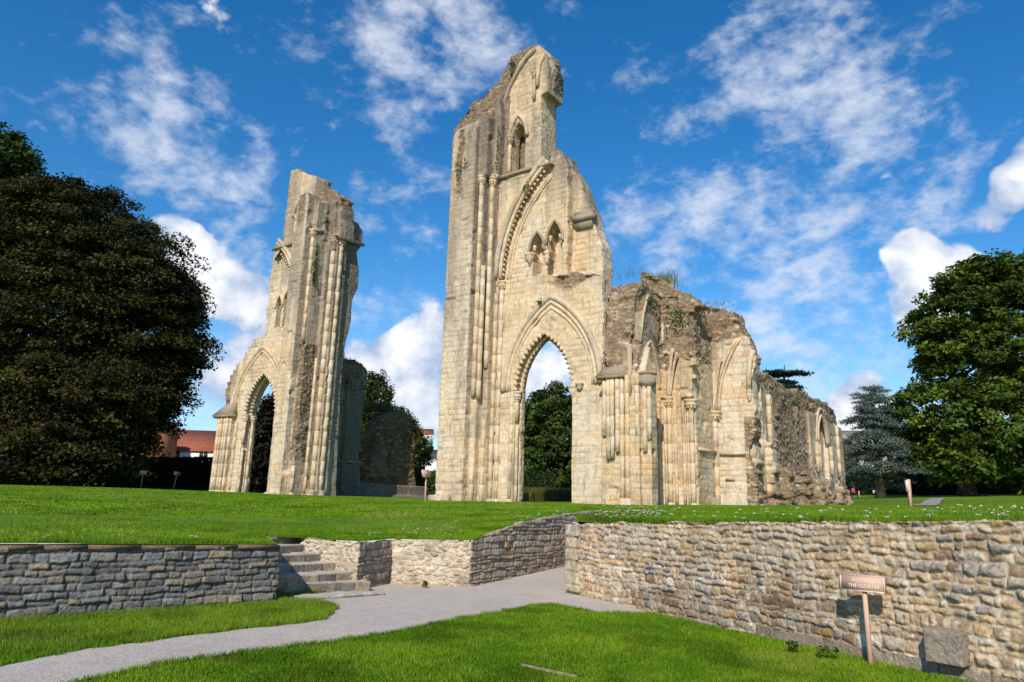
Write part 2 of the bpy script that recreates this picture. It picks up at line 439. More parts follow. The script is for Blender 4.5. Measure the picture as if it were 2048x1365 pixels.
def mat_plain(name, c, rough=.6, bump=None, var=.15, vs=8.0, metal=0):
    m_ = bpy.data.materials.new(name); m_.use_nodes = True; nt = m_.node_tree
    p = nt.nodes['Principled BSDF']; p.inputs['Roughness'].default_value = rough; p.inputs['Metallic'].default_value = metal
    tc = nt.nodes.new('ShaderNodeTexCoord'); nz = nt.nodes.new('ShaderNodeTexNoise'); nz.inputs['Scale'].default_value = vs; nz.inputs['Detail'].default_value = 5
    nt.links.new(tc.outputs['Object'], nz.inputs['Vector'])
    mr = nt.nodes.new('ShaderNodeMapRange'); nt.links.new(nz.outputs['Fac'], mr.inputs['Value']); mr.inputs['From Min'].default_value = .3; mr.inputs['From Max'].default_value = .7
    mr.inputs['To Min'].default_value = 1 - var; mr.inputs['To Max'].default_value = 1 + var
    mx = nt.nodes.new('ShaderNodeVectorMath'); mx.operation = 'SCALE'; mx.inputs[0].default_value = c; nt.links.new(mr.outputs[0], mx.inputs['Scale'])
    nt.links.new(mx.outputs[0], p.inputs['Base Color'])
    if bump:
        nb = nt.nodes.new('ShaderNodeTexNoise'); nb.inputs['Scale'].default_value = bump[0]; nt.links.new(tc.outputs['Object'], nb.inputs['Vector'])
        bp = nt.nodes.new('ShaderNodeBump'); bp.inputs['Distance'].default_value = bump[1]; nt.links.new(nb.outputs['Fac'], bp.inputs['Height']); nt.links.new(bp.outputs[0], p.inputs['Normal'])
    return m_
M['bark'] = mat_plain('bark', (.07, .05, .035), .9, (14, .04), .4)
M['sign_wood'] = mat_plain('sign_wood', (.58, .35, .25), .6, (60, .002), .10, 30)
M['sign_edge'] = mat_plain('sign_edge', (.74, .62, .52), .6)
M['letter'] = mat_plain('sign_letter', (.86, .76, .66), .6)
M['white_wall'] = mat_plain('white_render', (.78, .76, .70), .85)
M['roof'] = mat_plain('red_roof_tile', (.30, .085, .04), .85, (9, .06), .3, 3)
M['brick'] = mat_plain('red_brick', (.42, .13, .05), .85, (9, .02), .25, 4)
M['slate'] = mat_plain('slate_roof', (.09, .075, .09), .6, None, .3)
M['pane'] = mat_plain('window_pane', (.03, .035, .045), .1)
M['pale_stone'] = mat_plain('pale_house_stone', (.46, .36, .27), .9, (8, .02), .2)
M['dark_metal'] = mat_plain('dark_metal', (.03, .03, .03), .5)
M['white_paint'] = mat_plain('white_paint', (.75, .75, .75), .6)
M['dark_board'] = mat_plain('dark_board', (.030, .022, .020), .8)
M['blue'] = mat_plain('blue_plastic', (.02, .18, .38), .5)
M['cloth_dark'] = mat_plain('dark_cloth', (.02, .02, .028), .8)
M['cloth_pink'] = mat_plain('pink_cloth', (.4, .05, .1), .8)
M['skin'] = mat_plain('skin', (.5, .3, .21), .6)
M['hair'] = mat_plain('hair', (.03, .02, .015), .7)

# ------------------------------------------------------------------ stone colours
CREAM = np.array([.61, .445, .265]); PALE = np.array([.64, .525, .385]); OCHRE = np.array([.57, .345, .145]); GREY = np.array([.285, .225, .165]); DARK = np.array([.115, .088, .066])
BROWN = np.array([.27, .185, .115]); RUST = np.array([.36, .20, .085])
def ashlar(P, N, age, seed, warm=0.0):
    """block tints, joints and lichen of dressed limestone. age 0..1 per vertex"""
    wx = np.abs(N[:, 0]) > np.abs(N[:, 1])
    U = np.where(wx, P[:, 1] + 31.7, P[:, 0]); Z = P[:, 2] + .02 * (fbm(P, 1.3, 2, seed + 5) - .5)
    ID, ed = blocks(U, Z, (.22, .33), (.35, .85), seed)
    lo = fbm(P, (.35, .35, .22), 4, seed + 20); mid = fbm(P, (1.2, 1.2, .6), 4, seed + 30); hi = fbm(P, 4.5, 3, seed + 40)
    c = lerp(CREAM, PALE, sstep(.32, .68, .78 * lo + .22 * ID))
    c = lerp(c, OCHRE, .60 * sstep(.58, .80, .75 * mid + .20 * ((ID * 7.3) % 1) + .10 * warm))
    c = c * (.93 + .13 * ((ID * 13.7) % 1))[:, None]
    streak = fbm(P, (2.2, 2.2, .16), 3, seed + 60)
    g = sstep(.40, .74, age * .80 + .30 * lo + .30 * (mid - .5) + .70 * (streak - .5))
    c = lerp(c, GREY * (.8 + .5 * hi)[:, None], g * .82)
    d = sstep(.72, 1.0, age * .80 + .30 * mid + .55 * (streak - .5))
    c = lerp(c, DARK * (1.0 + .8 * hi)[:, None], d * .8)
    j = sstep(.030, .010, ed + .015 * (hi - .5))
    c = c * (1 - .34 * j * sstep(.30, .60, mid))[:, None]
    disp = -.014 * j + .06 * (mid - .5) + .035 * (hi - .5) + .018 * (((ID * 5.1) % 1) - .5) - .07 * sstep(.66, .80, fbm(P, 1.6, 3, seed + 77))
    hole = (((ID * 91.7) % 1) > .985) & (ed > .04)
    disp = disp - .10 * hole
    return c, disp
def rubble(P, age, seed, cell=(.31, .31, .135)):
    wv = np.stack([fbm(P, 1.7, 2, seed + 1), fbm(P, 1.7, 2, seed + 2), fbm(P, 1.7, 2, seed + 3)], 1) - .5
    F1, F2, ID = worley(P + .22 * wv, cell, seed)
    e = F2 - F1
    bump = sstep(0, .38, e)
    lo = fbm(P, (.4, .4, .35), 4, seed + 20); hi = fbm(P, 5, 3, seed + 40)
    c = lerp(BROWN, CREAM * .72, sstep(.25, .85, ID * .8 + .3 * (lo - .3)))
    c = lerp(c, GREY * 1.05, sstep(.45, .9, (ID * 7.7) % 1))
    c = lerp(c, RUST, .7 * sstep(.75, .9, (ID * 17.1) % 1))
    c = lerp(c, PALE * .95, sstep(.90, .95, (ID * 29.3) % 1))
    c = lerp(c, np.array([.16, .115, .075]), .55 * sstep(.35, .75, age + .5 * (lo - .5)))
    c = c * (.58 + .42 * bump)[:, None] * (.62 + .76 * hi)[:, None] * (.75 + .5 * fbm(P, 2.0, 3, seed + 44))[:, None]
    disp = .06 * (bump - .6) + .075 * (ID - .5) * bump + .34 * (fbm(P, .8, 4, seed + 70) - .5) + .07 * (hi - .5) - .16 * sstep(.60, .76, fbm(P, 1.5, 3, seed + 80))
    return c, disp

def mass(name, mb, parent, off, vox, seed, rubfn=None, agefn=None, warm=0.0):
    V, F = mb.arrays()
    V, F = remesh(V, F, vox)
    N = vnormals(V, F)
    age = agefn(V) if agefn else np.full(len(V), .3)
    age = age + .35 * sstep(.5, .9, N[:, 2])
    c, d = ashlar(V, N, age, seed, warm)
    if rubfn is not None:
        rb = np.clip(rubfn(V), 0, 1); rb = sstep(.42, .58, rb + .5 * (fbm(V, .8, 3, seed + 90) - .5))
        k = rb > 0.01
        if k.any():
            c2, d2 = rubble(V[k], age[k], seed + 100)
            t = rb[k]
            c[k] = c[k] * (1 - t)[:, None] + c2 * t[:, None]; d[k] = d[k] * (1 - t) + d2 * t
    V2 = V + N * d[:, None]
    return link(name, to_mesh(name, V2 - off, F, M['ruin'], c), parent)
def trim(name, mb, parent, off, age=.35, seed=3, grey=None, fix=True, warm=0.0):
    V, F = mb.arrays()
    lo = fbm(V, (.8, .8, .5), 4, seed); mid = fbm(V, (2.5, 2.5, 1.2), 3, seed + 9)
    bl = h3(np.floor(V[:, 0] / .9), np.floor(V[:, 1] / .9), np.floor(V[:, 2] / .55), seed)
    c = lerp(CREAM * 1.02, PALE, sstep(.3, .7, .6 * lo + .4 * bl)); c = lerp(c, OCHRE, .6 * sstep(.6, .8, mid + .25 * (bl - .5) + .1 * warm))
    c = lerp(c, GREY, sstep(.42, .78, .62 * age + .42 * lo + .3 * (mid - .5)) * .9)
    me = to_mesh(name, V - off, F, M['ruin'], c)
    if fix:
        bm = bmesh.new(); bm.from_mesh(me); bmesh.ops.recalc_face_normals(bm, faces=bm.faces); bm.to_mesh(me); bm.free()
    return link(name, me, parent)

def arch_pts(x0, x1, zs, za, xa=None, n=12):
    """two-centred pointed arch from left foot over the apex to the right foot"""
    xa = (x0 + x1) / 2 if xa is None else xa; h = za - zs; out = []
    wl = xa - x0; R = (wl * wl + h * h) / (2 * wl); th = math.atan2(h, R - wl)
    for k in range(n + 1):
        t = th * k / n; out.append((x0 + R - R * math.cos(t), zs + R * math.sin(t)))
    wr = x1 - xa; R = (wr * wr + h * h) / (2 * wr); th = math.atan2(h, R - wr)
    for k in range(n - 1, -1, -1):
        t = th * k / n; out.append((x1 - R + R * math.cos(t), zs + R * math.sin(t)))
    return out
def door(x0, x1, zs, za, xa=None, zb=-.6):
    return [(x0, zb)] + arch_pts(x0, x1, zs, za, xa) + [(x1, zb)]
def jag(pts, amp, step, rg):
    """breaks straight outline segments into short uneven pieces"""
    out = []
    for i in range(len(pts) - 1):
        a = np.array(pts[i]); b = np.array(pts[i + 1]); n = max(1, int(np.linalg.norm(b - a) / step))
        for k in range(n):
            p = a + (b - a) * k / n
            if k: p = p + rg.normal(0, amp, 2)
            out.append(tuple(p))
    out.append(tuple(pts[-1])); return out

def shaft(parent, off, x, y, z0, z1, r=.13, cap=True, base=False, age=.35, seg=10, capsize=1.0):
    b = MB(); zz = np.arange(z0, z1, .9)
    prof = [(r, z0)]
    for z in zz[1:]:
        prof += [(r, z - .012), (r * .9, z), (r, z + .012)]
    prof.append((r, z1)); b.lathe([(a, c) for a, c in prof], (x, y, 0), seg)
    s_ = trim('shaft', b, parent, off, age, int(abs(x * 31 + y * 77)) + 5)
    if cap:
        c = MB(); k = capsize
        c.lathe([(r * 1.02, z1 - .04), (r * 1.25, z1 - .02), (r * 1.02, z1 + .02), (r * 1.2 * k, z1 + .12), (r * 1.9 * k, z1 + .30), (r * 1.6 * k, z1 + .34), (r * 2.1 * k, z1 + .37), (r * 2.1 * k, z1 + .46)], (x, y, 0), 10)
        for a in np.linspace(0, 2 * np.pi, 8, endpoint=False):       # carved leaves
            for (rr, zz_) in ((1.6, .22), (1.35, .10)):
                cx, cy = x + r * rr * k * math.cos(a + rr), y + r * rr * k * math.sin(a + rr)
                c.lathe([(.01, z1 + zz_ - .06), (r * .42, z1 + zz_), (.01, z1 + zz_ + .07)], (cx, cy, 0), 5)
        trim('capital', c, parent, off, age + .1, int(abs(x * 13)) + 2)
    if base:
        c = MB(); c.lathe([(r * 2.0, z0 - .5), (r * 2.0, z0 - .2), (r * 1.7, z0 - .16), (r * 1.75, z0 - .08), (r * 1.3, z0 - .02), (r * 1.05, z0 + .06)], (x, y, 0), 8)
        trim('shaft_base', c, parent, off, age + .15, int(abs(x * 17)) + 3)
    return s_
def xz(pts, y): return [(p[0], y, p[1]) for p in pts]
# profiles for mouldings
HOOD = [(.0, -.05), (.0, .07), (.10, .16), (.22, .16), (.30, .05), (.30, -.05)]
ROLL = [(-.20, -.05), (-.20, .03), (-.15, .09), (-.07, .10), (-.01, .05), (-.01, -.05)]
STRING = [(-.10, -.05), (-.10, .05), (-.02, .16), (.08, .16), (.12, -.05)]

# ================================================================== RUIN WITH THE TALL TOWER (right)
def wpl(pts, y): return [wp(a, b, y) for a, b in pts]
def spl(pts, x): return [sp(a, b, x) for a, b in pts]
ZB = -.7
rg = np.random.default_rng(5)
def dented_arch(path, parent, off, y, size=.16, depth=.22, step=.26, name='chevron_moulding', age=.25):
    """row of pointed chevrons along the edge of an arch"""
    P = np.array(path); seg = np.linalg.norm(np.diff(P, axis=0), axis=1); L = np.concatenate([[0], np.cumsum(seg)])
    b = MB(); n = int(L[-1] / step)
    for k in range(n):
        s0 = L[-1] * (k + .5) / n
        c = np.array([np.interp(s0, L, P[:, 0]), np.interp(s0, L, P[:, 1])])
        e = np.array([np.interp(min(s0 + .05, L[-1]), L, P[:, 0]), np.interp(min(s0 + .05, L[-1]), L, P[:, 1])]) - c
        e /= np.linalg.norm(e) + 1e-9; inw = np.array([e[1], -e[0]])
        h = step * .5
        pts = [c - e * h - inw * .10, c + e * h - inw * .10, c + inw * size, c - inw * .02]
        V = [(p[0], y, p[1]) for p in pts[:2]] + [(pts[2][0], y + .05, pts[2][1]), (pts[3][0], y - .09, pts[3][1])]
        V += [(p[0], y + depth, p[1]) for p in (pts[0], pts[1], pts[2])]
        b.add(V, [(0, 2, 6, 4), (1, 5, 6, 2), (0, 4, 5, 1)], [(0, 1, 3), (1, 2, 3), (2, 0, 3), (4, 6, 5)])
    return trim(name, b, parent, off, age, 8)
def beads(path, parent, off, y, r=.085, step=.27, name='bead'):
    P = np.array(path); seg = np.linalg.norm(np.diff(P, axis=0), axis=1); L = np.concatenate([[0], np.cumsum(seg)]); b = MB()
    for k in range(int(L[-1] / step)):
        s0 = step * (k + .5); c = (np.interp(s0, L, P[:, 0]), y, np.interp(s0, L, P[:, 1])); b = MB()
        b.lathe([(r * .3, -r), (r * .85, -r * .55), (r, 0), (r * .85, r * .55), (r * .3, r)], c, 7); trim(name, b, parent, off, .2, 4)

def church_right():
    off = np.zeros(3)
    root = empty('ruined_church', tuple(ORG), -AZ)
    tag(root, 'tall ruined church tower with an open pointed arch and rubble-topped walls to its right', 'church ruin', 'crossing piers of the ruined abbey church')
    # ---- tower pier
    b = MB()
    plan = [(-7.15, -1.3), (-5.42, -1.3), (-5.42, -.82), (-5.13, -.82), (-5.13, -.39), (-4.79, -.39), (-4.75, .02), (-4.75, 1.25), (-7.15, 1.25)]
    b.prism(plan, None, ZB, 17.1, 'xy')
    # upper stage: broad buttress, sloping back at its head
    b.prism([(-1.3, 16.8), (-1.3, 19.75), (-1.02, 20.35), (-.5, 21.1), (.1, 21.6), (1.25, 21.6), (1.25, 16.8)], None, -7.15, -5.42, 'yz')
    b.prism(wpl([(963, 353), (962, 300), (962, 216), (985, 206), (1000, 194), (1003, 250), (997, 353)], -.3), None, -.36, .9, 'xz')
    b.box((-5.45, -.78, 17.1), (-5.05, .3, 19.2))
    hd = jag(wpl([(908, 262), (925, 236), (945, 210), (972, 188), (1000, 166), (1010, 140), (1022, 117), (1045, 104), (1064, 97)], .25), .05, .45, rg)
    b.prism([(hd[0][0], 17)] + hd + [(hd[-1][0] + .1, hd[-1][1] - 2.0), (-4.35, 21.3), (-4.35, 17)], None, .15, 1.15, 'xz') if False else b.prism([(hd[0][0], 17)] + [p for p in hd if p[0] < -4.3] + [(-4.3, 17)], None, .15, 1.3, 'xz')
    h2 = jag(wpl([(990, 172), (1002, 163), (1012, 141), (1023, 116), (1046, 103), (1064, 95), (1077, 92)], 1.2), .05, .4, rg)
    b.prism([(h2[0][0], 18)] + h2 + [(h2[-1][0], 18)], None, 1.15, 1.8, 'xz')
    b.box((-7.1, -1.0, 17), (-4.9, .9, 20.6))
    b.box((-6.8, -.6, 20), (-5.0, .9, 21.4))
    # foot
    b.box((-7.35, -1.55, ZB), (-6.0, -1.0, .28))
    def rub(V):
        top = np.where(V[:, 1] < -.9, 20.3, 20.0) + .15 * (V[:, 0] + 7)
        r = sstep(-.25, .25, V[:, 2] - top - .8 * (V[:, 0] > -4.9) * 2)
        core = (np.abs(V[:, 0] + 6.55 + .1 * np.sin(V[:, 2] * 2.2)) < .22) & (V[:, 1] < -1.1) & (V[:, 2] > 16.3) & (V[:, 2] < 20.2)
        return np.maximum(r, .62 * core)
    age = lambda V: .30 + .40 * sstep(4, 16, V[:, 2]) + .25 * sstep(19, 21, V[:, 2]) + .25 * sstep(-5.6, -5.4, V[:, 0]) * (V[:, 2] > 3)
    pier = mass('pier', b, root, off, .055, 21, rub, age)
    # string course round the pier and along the wall
    st = MB(); ring = [(-5.42, -1.0, 17.15), (-5.50, -.94, 17.15), (-5.05, -.94, 17.15), (-5.03, -.5, 17.15), (-4.7, -.42, 17.15), (-4.68, -.1, 17.15)]
    for i in range(len(ring) - 1):
        st.tube([ring[i], ring[i + 1]], .11, 6)
    st.tube([(-4.75, -.06, 17.15), (-3.4, -.06, 17.17), (-1.5, -.06, 17.17)], .11, 6)
    trim('string_course', st, pier, off, .75, 5)
    for (x, y, z0, z1, cp) in ((-5.29, -.86, 5.1, 16.6, True), (-5.08, -.72, 5.0, 12.0, False), (-4.92, -.40, 6.6, 16.6, True), (-4.92, -.40, -.1, 4.0, False), (-4.66, -.05, .1, 10.6, False), (-5.25, -.80, -.1, 1.6, False)):
        shaft(pier, off, x, y, z0, z1, .125, cp, z0 < .3, .45)
    # ---- arch wall
    b = MB()
    big = arch_pts(-4.62, 1.6, 11.4, 17.9, -.9, 14)[:12]       # left part of the broken gallery arch
    big = [p for p in big if p[0] < -1.45]
    L1 = [(-4.9, ZB), (1.55, ZB), (1.58, 5.0)] + jag([(1.58, 5.2), (1.62, 10.6), (1.1, 10.75), (-.2, 11.0), (-2.1, 11.1)], .05, .4, rg) + [(-3.0, 11.28), (-4.55, 11.28)] + big + [(-1.38, 17.15), (-4.9, 17.15)]
    hole1 = door(-3.36, -.08, 5.35, 8.12, -1.72)
    hole2 = door(-3.12, -.2, 5.3, 7.95, -1.69)
    b.prism(L1, [hole1[:1] + hole1[1:]] if False else None, 0, .001, 'xz') if False else None
    # split the wall round the doorway so that it stays a simple polygon open at the foot
    def with_door(outer, hole):
        i = 0
        return [outer[0]] + [(h[0], ZB if k in (0, len(hole) - 1) else h[1]) for k, h in enumerate(hole)] + outer[1:]
    b.prism(with_door(L1, hole1), None, 0, .28, 'xz')
    b.prism(with_door([(-4.9, ZB), (1.5, ZB), (1.5, 10.6), (-4.9, 11.2)], hole2), None, .25, .62, 'xz')
    top = jag(wpl([(1137, 545), (1137, 420), (1136, 330), (1128, 308), (1118, 299), (1104, 304)], .4), .04, .4, rg)
    L2 = [(-4.9, 10.4), (top[0][0], 10.4)] + top + [(-1.75, 17.3), (-4.9, 17.3)]
    a1 = arch_pts(-2.86, -1.98, 12.6, 13.6, None, 10); a2 = arch_pts(-1.80, -.90, 12.9, 14.0, None, 10)
    rec = [(-2.66, 11.15), (-2.66, 12.3), (-2.86, 12.5)] + a1 + [(-1.98, 12.35), (-1.89, 12.2), (-1.8, 12.6)] + a2 + [(-.90, 11.2)]
    b.prism(L2, [rec], .30, 1.25, 'xz')
    b.prism(L2, None, 1.2, 1.7, 'xz')
    b.hexa([(-2.95, .9, 11.1), (-2.45, 1.25, 11.1), (-2.45, 1.3, 11.1), (-2.95, 1.3, 11.1), (-2.95, .9, 12.3), (-2.45, 1.25, 12.3), (-2.45, 1.3, 12.3), (-2.95, 1.3, 12.3)])
    # stepped-back masonry right of the gallery
    w3 = jag(wpl([(1141, 330), (1160, 360), (1172, 392), (1185, 430), (1190, 452), (1196, 470), (1205, 492), (1206, 548)], .9), .05, .4, rg)
    b.prism([(w3[0][0] - .6, 9.5), (w3[0][0] - .6, w3[0][1])] + w3 + [(w3[-1][0], 9.5)], None, .85, 1.9, 'xz')
    # clerestory stage with its window
    cl = [wp(1000, 356, .25), wp(1102, 330, .25), wp(1084, 326, .25)]
    up_ = wpl([(1083, 330), (1083, 190), (1096, 185), (1098, 135), (1092, 108), (1078, 92), (1062, 100), (1040, 124), (1022, 160), (1010, 200), (1003, 240), (1000, 356)], .25)
    win = door(wp(1023, 340, .25)[0], wp(1049, 340, .25)[0], 19.35, 20.3, None, 17.3)
    b.prism(up_, [win], .2, 1.0, 'xz')
    win2 = door(win[0][0] - .9, win[0][0] + .45, 19.35, 20.1, None, 17.3)
    b.prism(up_, [win2], .97, 1.55, 'xz')
    b.prism(up_, None, 1.5, 1.75, 'xz')
    b.prism(wpl([(1084, 185), (1100, 182), (1112, 140), (1110, 118), (1090, 100), (1078, 92)], .7), None, .55, 1.2, 'xz')
    def rub(V):
        r = sstep(9.6, 10.6, V[:, 2]) * sstep(16, 11.5, V[:, 2]) * sstep(.45, .1, V[:, 1]) * .52 * sstep(-2.5, -.5, V[:, 0])
        r = np.maximum(r, .62 * sstep(-.5, .8, V[:, 0]) * sstep(14.5, 16.5, V[:, 2]))
        return np.maximum(r, .75 * sstep(21.6, 22.2, V[:, 2]) * (V[:, 1] > .7))
    def age(V):
        a = .10 + .30 * sstep(8.5, 10.8, V[:, 2]) * sstep(-3.2, -1.2, V[:, 0]) + .42 * sstep(12.5, 18, V[:, 2])
        a = a + .38 * sstep(-.3, .1, V[:, 0]) * sstep(13.2, 14.6, V[:, 2]) + .22 * sstep(-1.9, -1.2, V[:, 0]) * sstep(17, 18, V[:, 2])
        rec = (V[:, 1] > .28) & (V[:, 2] > 11) & (V[:, 2] < 14) & (V[:, 0] < -.4)
        return np.where(rec, -.2, a)
    aw = mass('arch_wall', b, root, off, .05, 41, rub, age, .4)
    # mouldings of the main arch
    hoodp = arch_pts(-3.92, 1.30, 5.4, 9.78, -1.32, 16)
    for nm, pr in (('hood_mould', HOOD), ('roll_moulding', ROLL)):
        b = MB(); b.sweep(xz(hoodp, 0), pr); trim(nm, b, aw, off, .5 if nm == 'hood_mould' else .3, 6)
    b = MB(); b.sweep(xz(arch_pts(-3.62, 1.02, 5.4, 9.36, -1.32, 14)[:], 0), [(-.06, -.05), (-.04, .05), (.04, .05), (.06, -.05)]); trim('roll_moulding', b, aw, off, .15, 7)
    dented_arch(arch_pts(-3.36, -.08, 5.35, 8.12, -1.72, 16), aw, off, -.02)
    dented_arch(arch_pts(-3.14, -.2, 5.3, 7.97, -1.69, 16), aw, off, .27, .10, .2, .24)
    # nook shafts and imposts
    for (x, y) in ((-3.26, .10), (-3.52, .0)):
        shaft(aw, off, x, y, .1 if x < -3.4 else 3.9, 4.9, .105, x > -3.4, x < -3.4, .2)
    shaft(aw, off, -3.26, .14, -.1, 3.6, .09, False, True, .2)
    b = MB(); b.lathe([(.06, -.1), (.12, .1), (.26, .40), (.22, .42), (.30, .46), (.30, .56)], (-.06, .1, 4.85), 9); trim('capital', b, aw, off, .5, 3)
    b = MB(); b.lathe([(.05, -.12), (.16, .0), (.14, .12), (.2, .16), (.2, .22)], (.38, -.08, 5.25), 7); trim('corbel', b, aw, off, .5, 3)
    # gallery arch: rolls, beads, hood
    for dx, pr, ag in ((0.0, HOOD, .6), (.06, ROLL, .3)):
        pth = arch_pts(-4.66 + dx, 1.7, 11.4, 18.0, -.9, 16); pth = [p for p in pth if p[0] < -1.5]
        b = MB(); b.sweep(xz(pth, .0), pr); trim('gallery_arch_moulding', b, aw, off, ag, 9)
    pth = [p for p in arch_pts(-4.40, 1.5, 11.5, 17.55, -.95, 18) if p[0] < -1.55]
    beads(pth, aw, off, .12)
    for dx in (.42, .62):
        pth = [p for p in arch_pts(-4.62 + dx, 1.45, 11.4, 17.35 - dx * .6, -.95, 18) if p[0] < -1.4]
        b = MB(); b.sweep(xz(pth, .30), [(-.07, -.06), (-.06, .07), (.02, .10), (.07, .04), (.07, -.06)]); trim('gallery_arch_moulding', b, aw, off, .2, 12)
    shaft(aw, off, -4.33, -.02, .1, 10.75, .12, True, True, .25)
    # lancets of the gallery
    for (x0, x1, zs, za) in ((-2.92, -1.92, 12.55, 13.70), (-1.86, -.84, 12.85, 14.1)):
        b = MB(); b.sweep(xz(arch_pts(x0, x1, zs, za, None, 10), .30), [(-.06, -.06), (-.07, .05), (0, .1), (.07, .05), (.06, -.06)]); trim('lancet_moulding', b, aw, off, .85, 13)
    for (x0, x1, z) in ((-2.74, -2.02, 12.65), (-1.78, -1.0, 12.98)):          # cusped heads
        for t in (.12, .88):
            b = MB(); b.lathe([(.02, -.12), (.07, -.02), (.10, .10), (.10, .2)], (x0 + (x1 - x0) * t, .45, z + .40 * math.sin(t * math.pi)), 6); trim('cusp', b, aw, off, .4, 4)
    b = MB(); b.lathe([(.05, -.35), (.14, -.1), (.26, .1), (.24, .16), (.30, .2), (.30, .28)], (-2.82, .28, 12.25), 8); trim('corbel', b, aw, off, .5, 3)
    b = MB(); b.lathe([(.04, -.45), (.14, -.3), (.10, -.2), (.2, -.05), (.12, .05), (.2, .16), (.2, .25)], (-1.89, .45, 12.3), 7); trim('corbel', b, aw, off, .3, 3)
    b = MB(); b.tube([(-4.0, .24, 11.36), (-2.95, .24, 11.36)], .10, 6); b.tube([(-2.35, .2, 11.2), (-1.95, .2, 11.22)], .09, 6); trim('sill', b, aw, off, .6, 3)
    # bracket at the right of the gallery
    x, z = wp(1172, 440, .85)
    b = MB(); b.box((x - .62, .45, z - .12), (x + .55, 1.0, z + .18)); b.hexa([(x - .5, .8, z - .55), (x + .4, .8, z - .55), (x + .4, 1.0, z - .55), (x - .5, 1.0, z - .55), (x - .6, .5, z - .1), (x + .5, .5, z - .1), (x + .5, 1.0, z - .1), (x - .6, 1.0, z - .1)])
    b.box((x - .55, .55, z + .16), (x + .4, 1.0, z + .4)); trim('bracket', b, aw, off, .95, 5)
    # clerestory: wall rib and window hood
    b = MB(); b.sweep(xz(wpl([(1001, 300), (1003, 240), (1010, 205), (1022, 172), (1038, 142), (1056, 116), (1072, 99)], .2), .2), [(-.12, -.1), (-.1, .12), (.0, .2), (.12, .1), (.12, -.1)]); trim('wall_rib', b, aw, off, .8, 6)
    x0, x1 = wp(1018, 300, .2)[0], wp(1053, 300, .2)[0]
    b = MB(); b.sweep(xz(arch_pts(x0, x1, 19.35, 20.75, None, 12), .2), [(-.08, -.08), (-.08, .08), (.02, .14), (.1, .06), (.1, -.08)]); trim('window_hood', b, aw, off, .6, 5)
    shaft(aw, off, x0 + .1, .14, 17.3, 19.1, .11, True, False, .5)
    shaft(aw, off, wp(1069, 180, .15)[0], .12, wp(1069, 200, .15)[1], wp(1069, 160, .15)[1], .09, True, False, .6)
    xr, zr = wp(1074, 172, .1); b = MB(); b.sweep(xz([(xr, zr), (xr + .03, zr + .7), (xr + .15, zr + 1.3), (xr + .4, zr + 1.75)], .15), [(-.10, -.1), (-.08, .1), (.0, .16), (.08, .1), (.1, -.1)]); trim('broken_rib', b, aw, off, .5, 4)

    # ---- chapel walls: pier cluster, blind arch, stepped bays
    b = MB()
    b.prism([(1.80, .25), (1.80, -.62), (3.62, -.62), (3.62, -.35), (4.05, -.35), (4.05, .25)], None, ZB, 5.55, 'xy')
    b.prism([(-.5, 5.4), (-.5, 5.75), (.1, 7.0), (.35, 7.0), (.35, 5.4)], None, 1.75, 3.4, 'yz')
    b.prism([(-.35, 5.4), (-.3, 5.6), (.05, 6.3), (.3, 6.9), (.5, 6.9), (.5, 5.4)], None, 3.3, 3.75, 'yz')
    b.box((4.3, 2.32, 4.86), (4.87, 2.8, 6.7)); b.box((4.8, 2.24, 6.3), (5.12, 2.7, 6.55)); b.box((4.8, 2.3, 5.68), (5.06, 2.7, 5.86)); b.box((3.3, 2.45, 4.95), (3.55, 2.8, 7.6))
    t1 = jag(wpl([(1205, 548), (1232, 552), (1262, 545), (1292, 548), (1312, 556), (1332, 566), (1352, 580), (1372, 592), (1400, 610), (1432, 619), (1455, 624), (1478, 640), (1490, 660)], 2.2), .06, .4, rg)
    b.prism([(t1[0][0] - .6, ZB), (t1[0][0] - .6, t1[0][1])] + t1 + [(t1[-1][0], ZB)], None, 1.7, 3.0, 'xz') if False else None
    # rubble core standing over the chapel
    cC = spl([(1245, 560), (1262, 547), (1290, 550), (1330, 567), (1352, 582)], 2.6)
    b.prism([(.05, ZB), (.05, 6.6), (.5, 8.6), (.9, 9.9), (1.4, 10.35), (2.4, 10.3), (3.4, 9.9), (3.4, ZB)], None, 1.45, 2.9, 'yz')
    bl = [(.35, ZB), (2.7, ZB), (2.7, 9.6), (1.6, 9.75), (.7, 8.6), (.35, 6.4)]
    lan = [(.55, 5.2)] + arch_pts(.5, 2.25, 5.25, 7.35, None, 10) + [(2.2, 5.2)]
    b.prism(bl, None, 2.8, 3.05, 'yz')
    lan2 = door(.45, 2.35, 5.3, 7.3, None, .05)
    b.prism([bl[0]] + [(p[0], ZB if i in (0, len(lan2) - 1) else p[1]) for i, p in enumerate(lan2)] + bl[1:], None, 3.0, 3.24, 'yz')
    tD = jag(wpl([(1300, 548), (1335, 566), (1352, 580), (1372, 592), (1400, 610), (1418, 616)], 3.2), .06, .35, rg)
    b.prism([(2.2, ZB), (2.2, tD[0][1])] + tD + [(4.88, tD[-1][1]), (4.88, ZB)], None, 2.75, 3.7, 'xz')
    b.prism([(2.6, ZB), (4.88, ZB), (4.88, 6.9), (4.3, 7.2), (3.7, 7.3), (2.6, 8.3)], None, 2.6, 3.0, 'xz')
    tE = jag(spl([(1400, 610), (1432, 619), (1455, 624), (1478, 640)], 4.4), .06, .35, rg)
    b.prism([(2.65, ZB), (2.65, tE[0][1])] + tE + [(max(tE[-1][0], 6.0), tE[-1][1]), (6.2, ZB)], None, 3.6, 4.7, 'yz')
    b.prism([(2.6, ZB), (2.6, 6.8), (3.4, 7.4), (4.2, 7.9), (5.3, 7.9), (5.3, ZB)], None, 4.5, 4.89, 'yz')
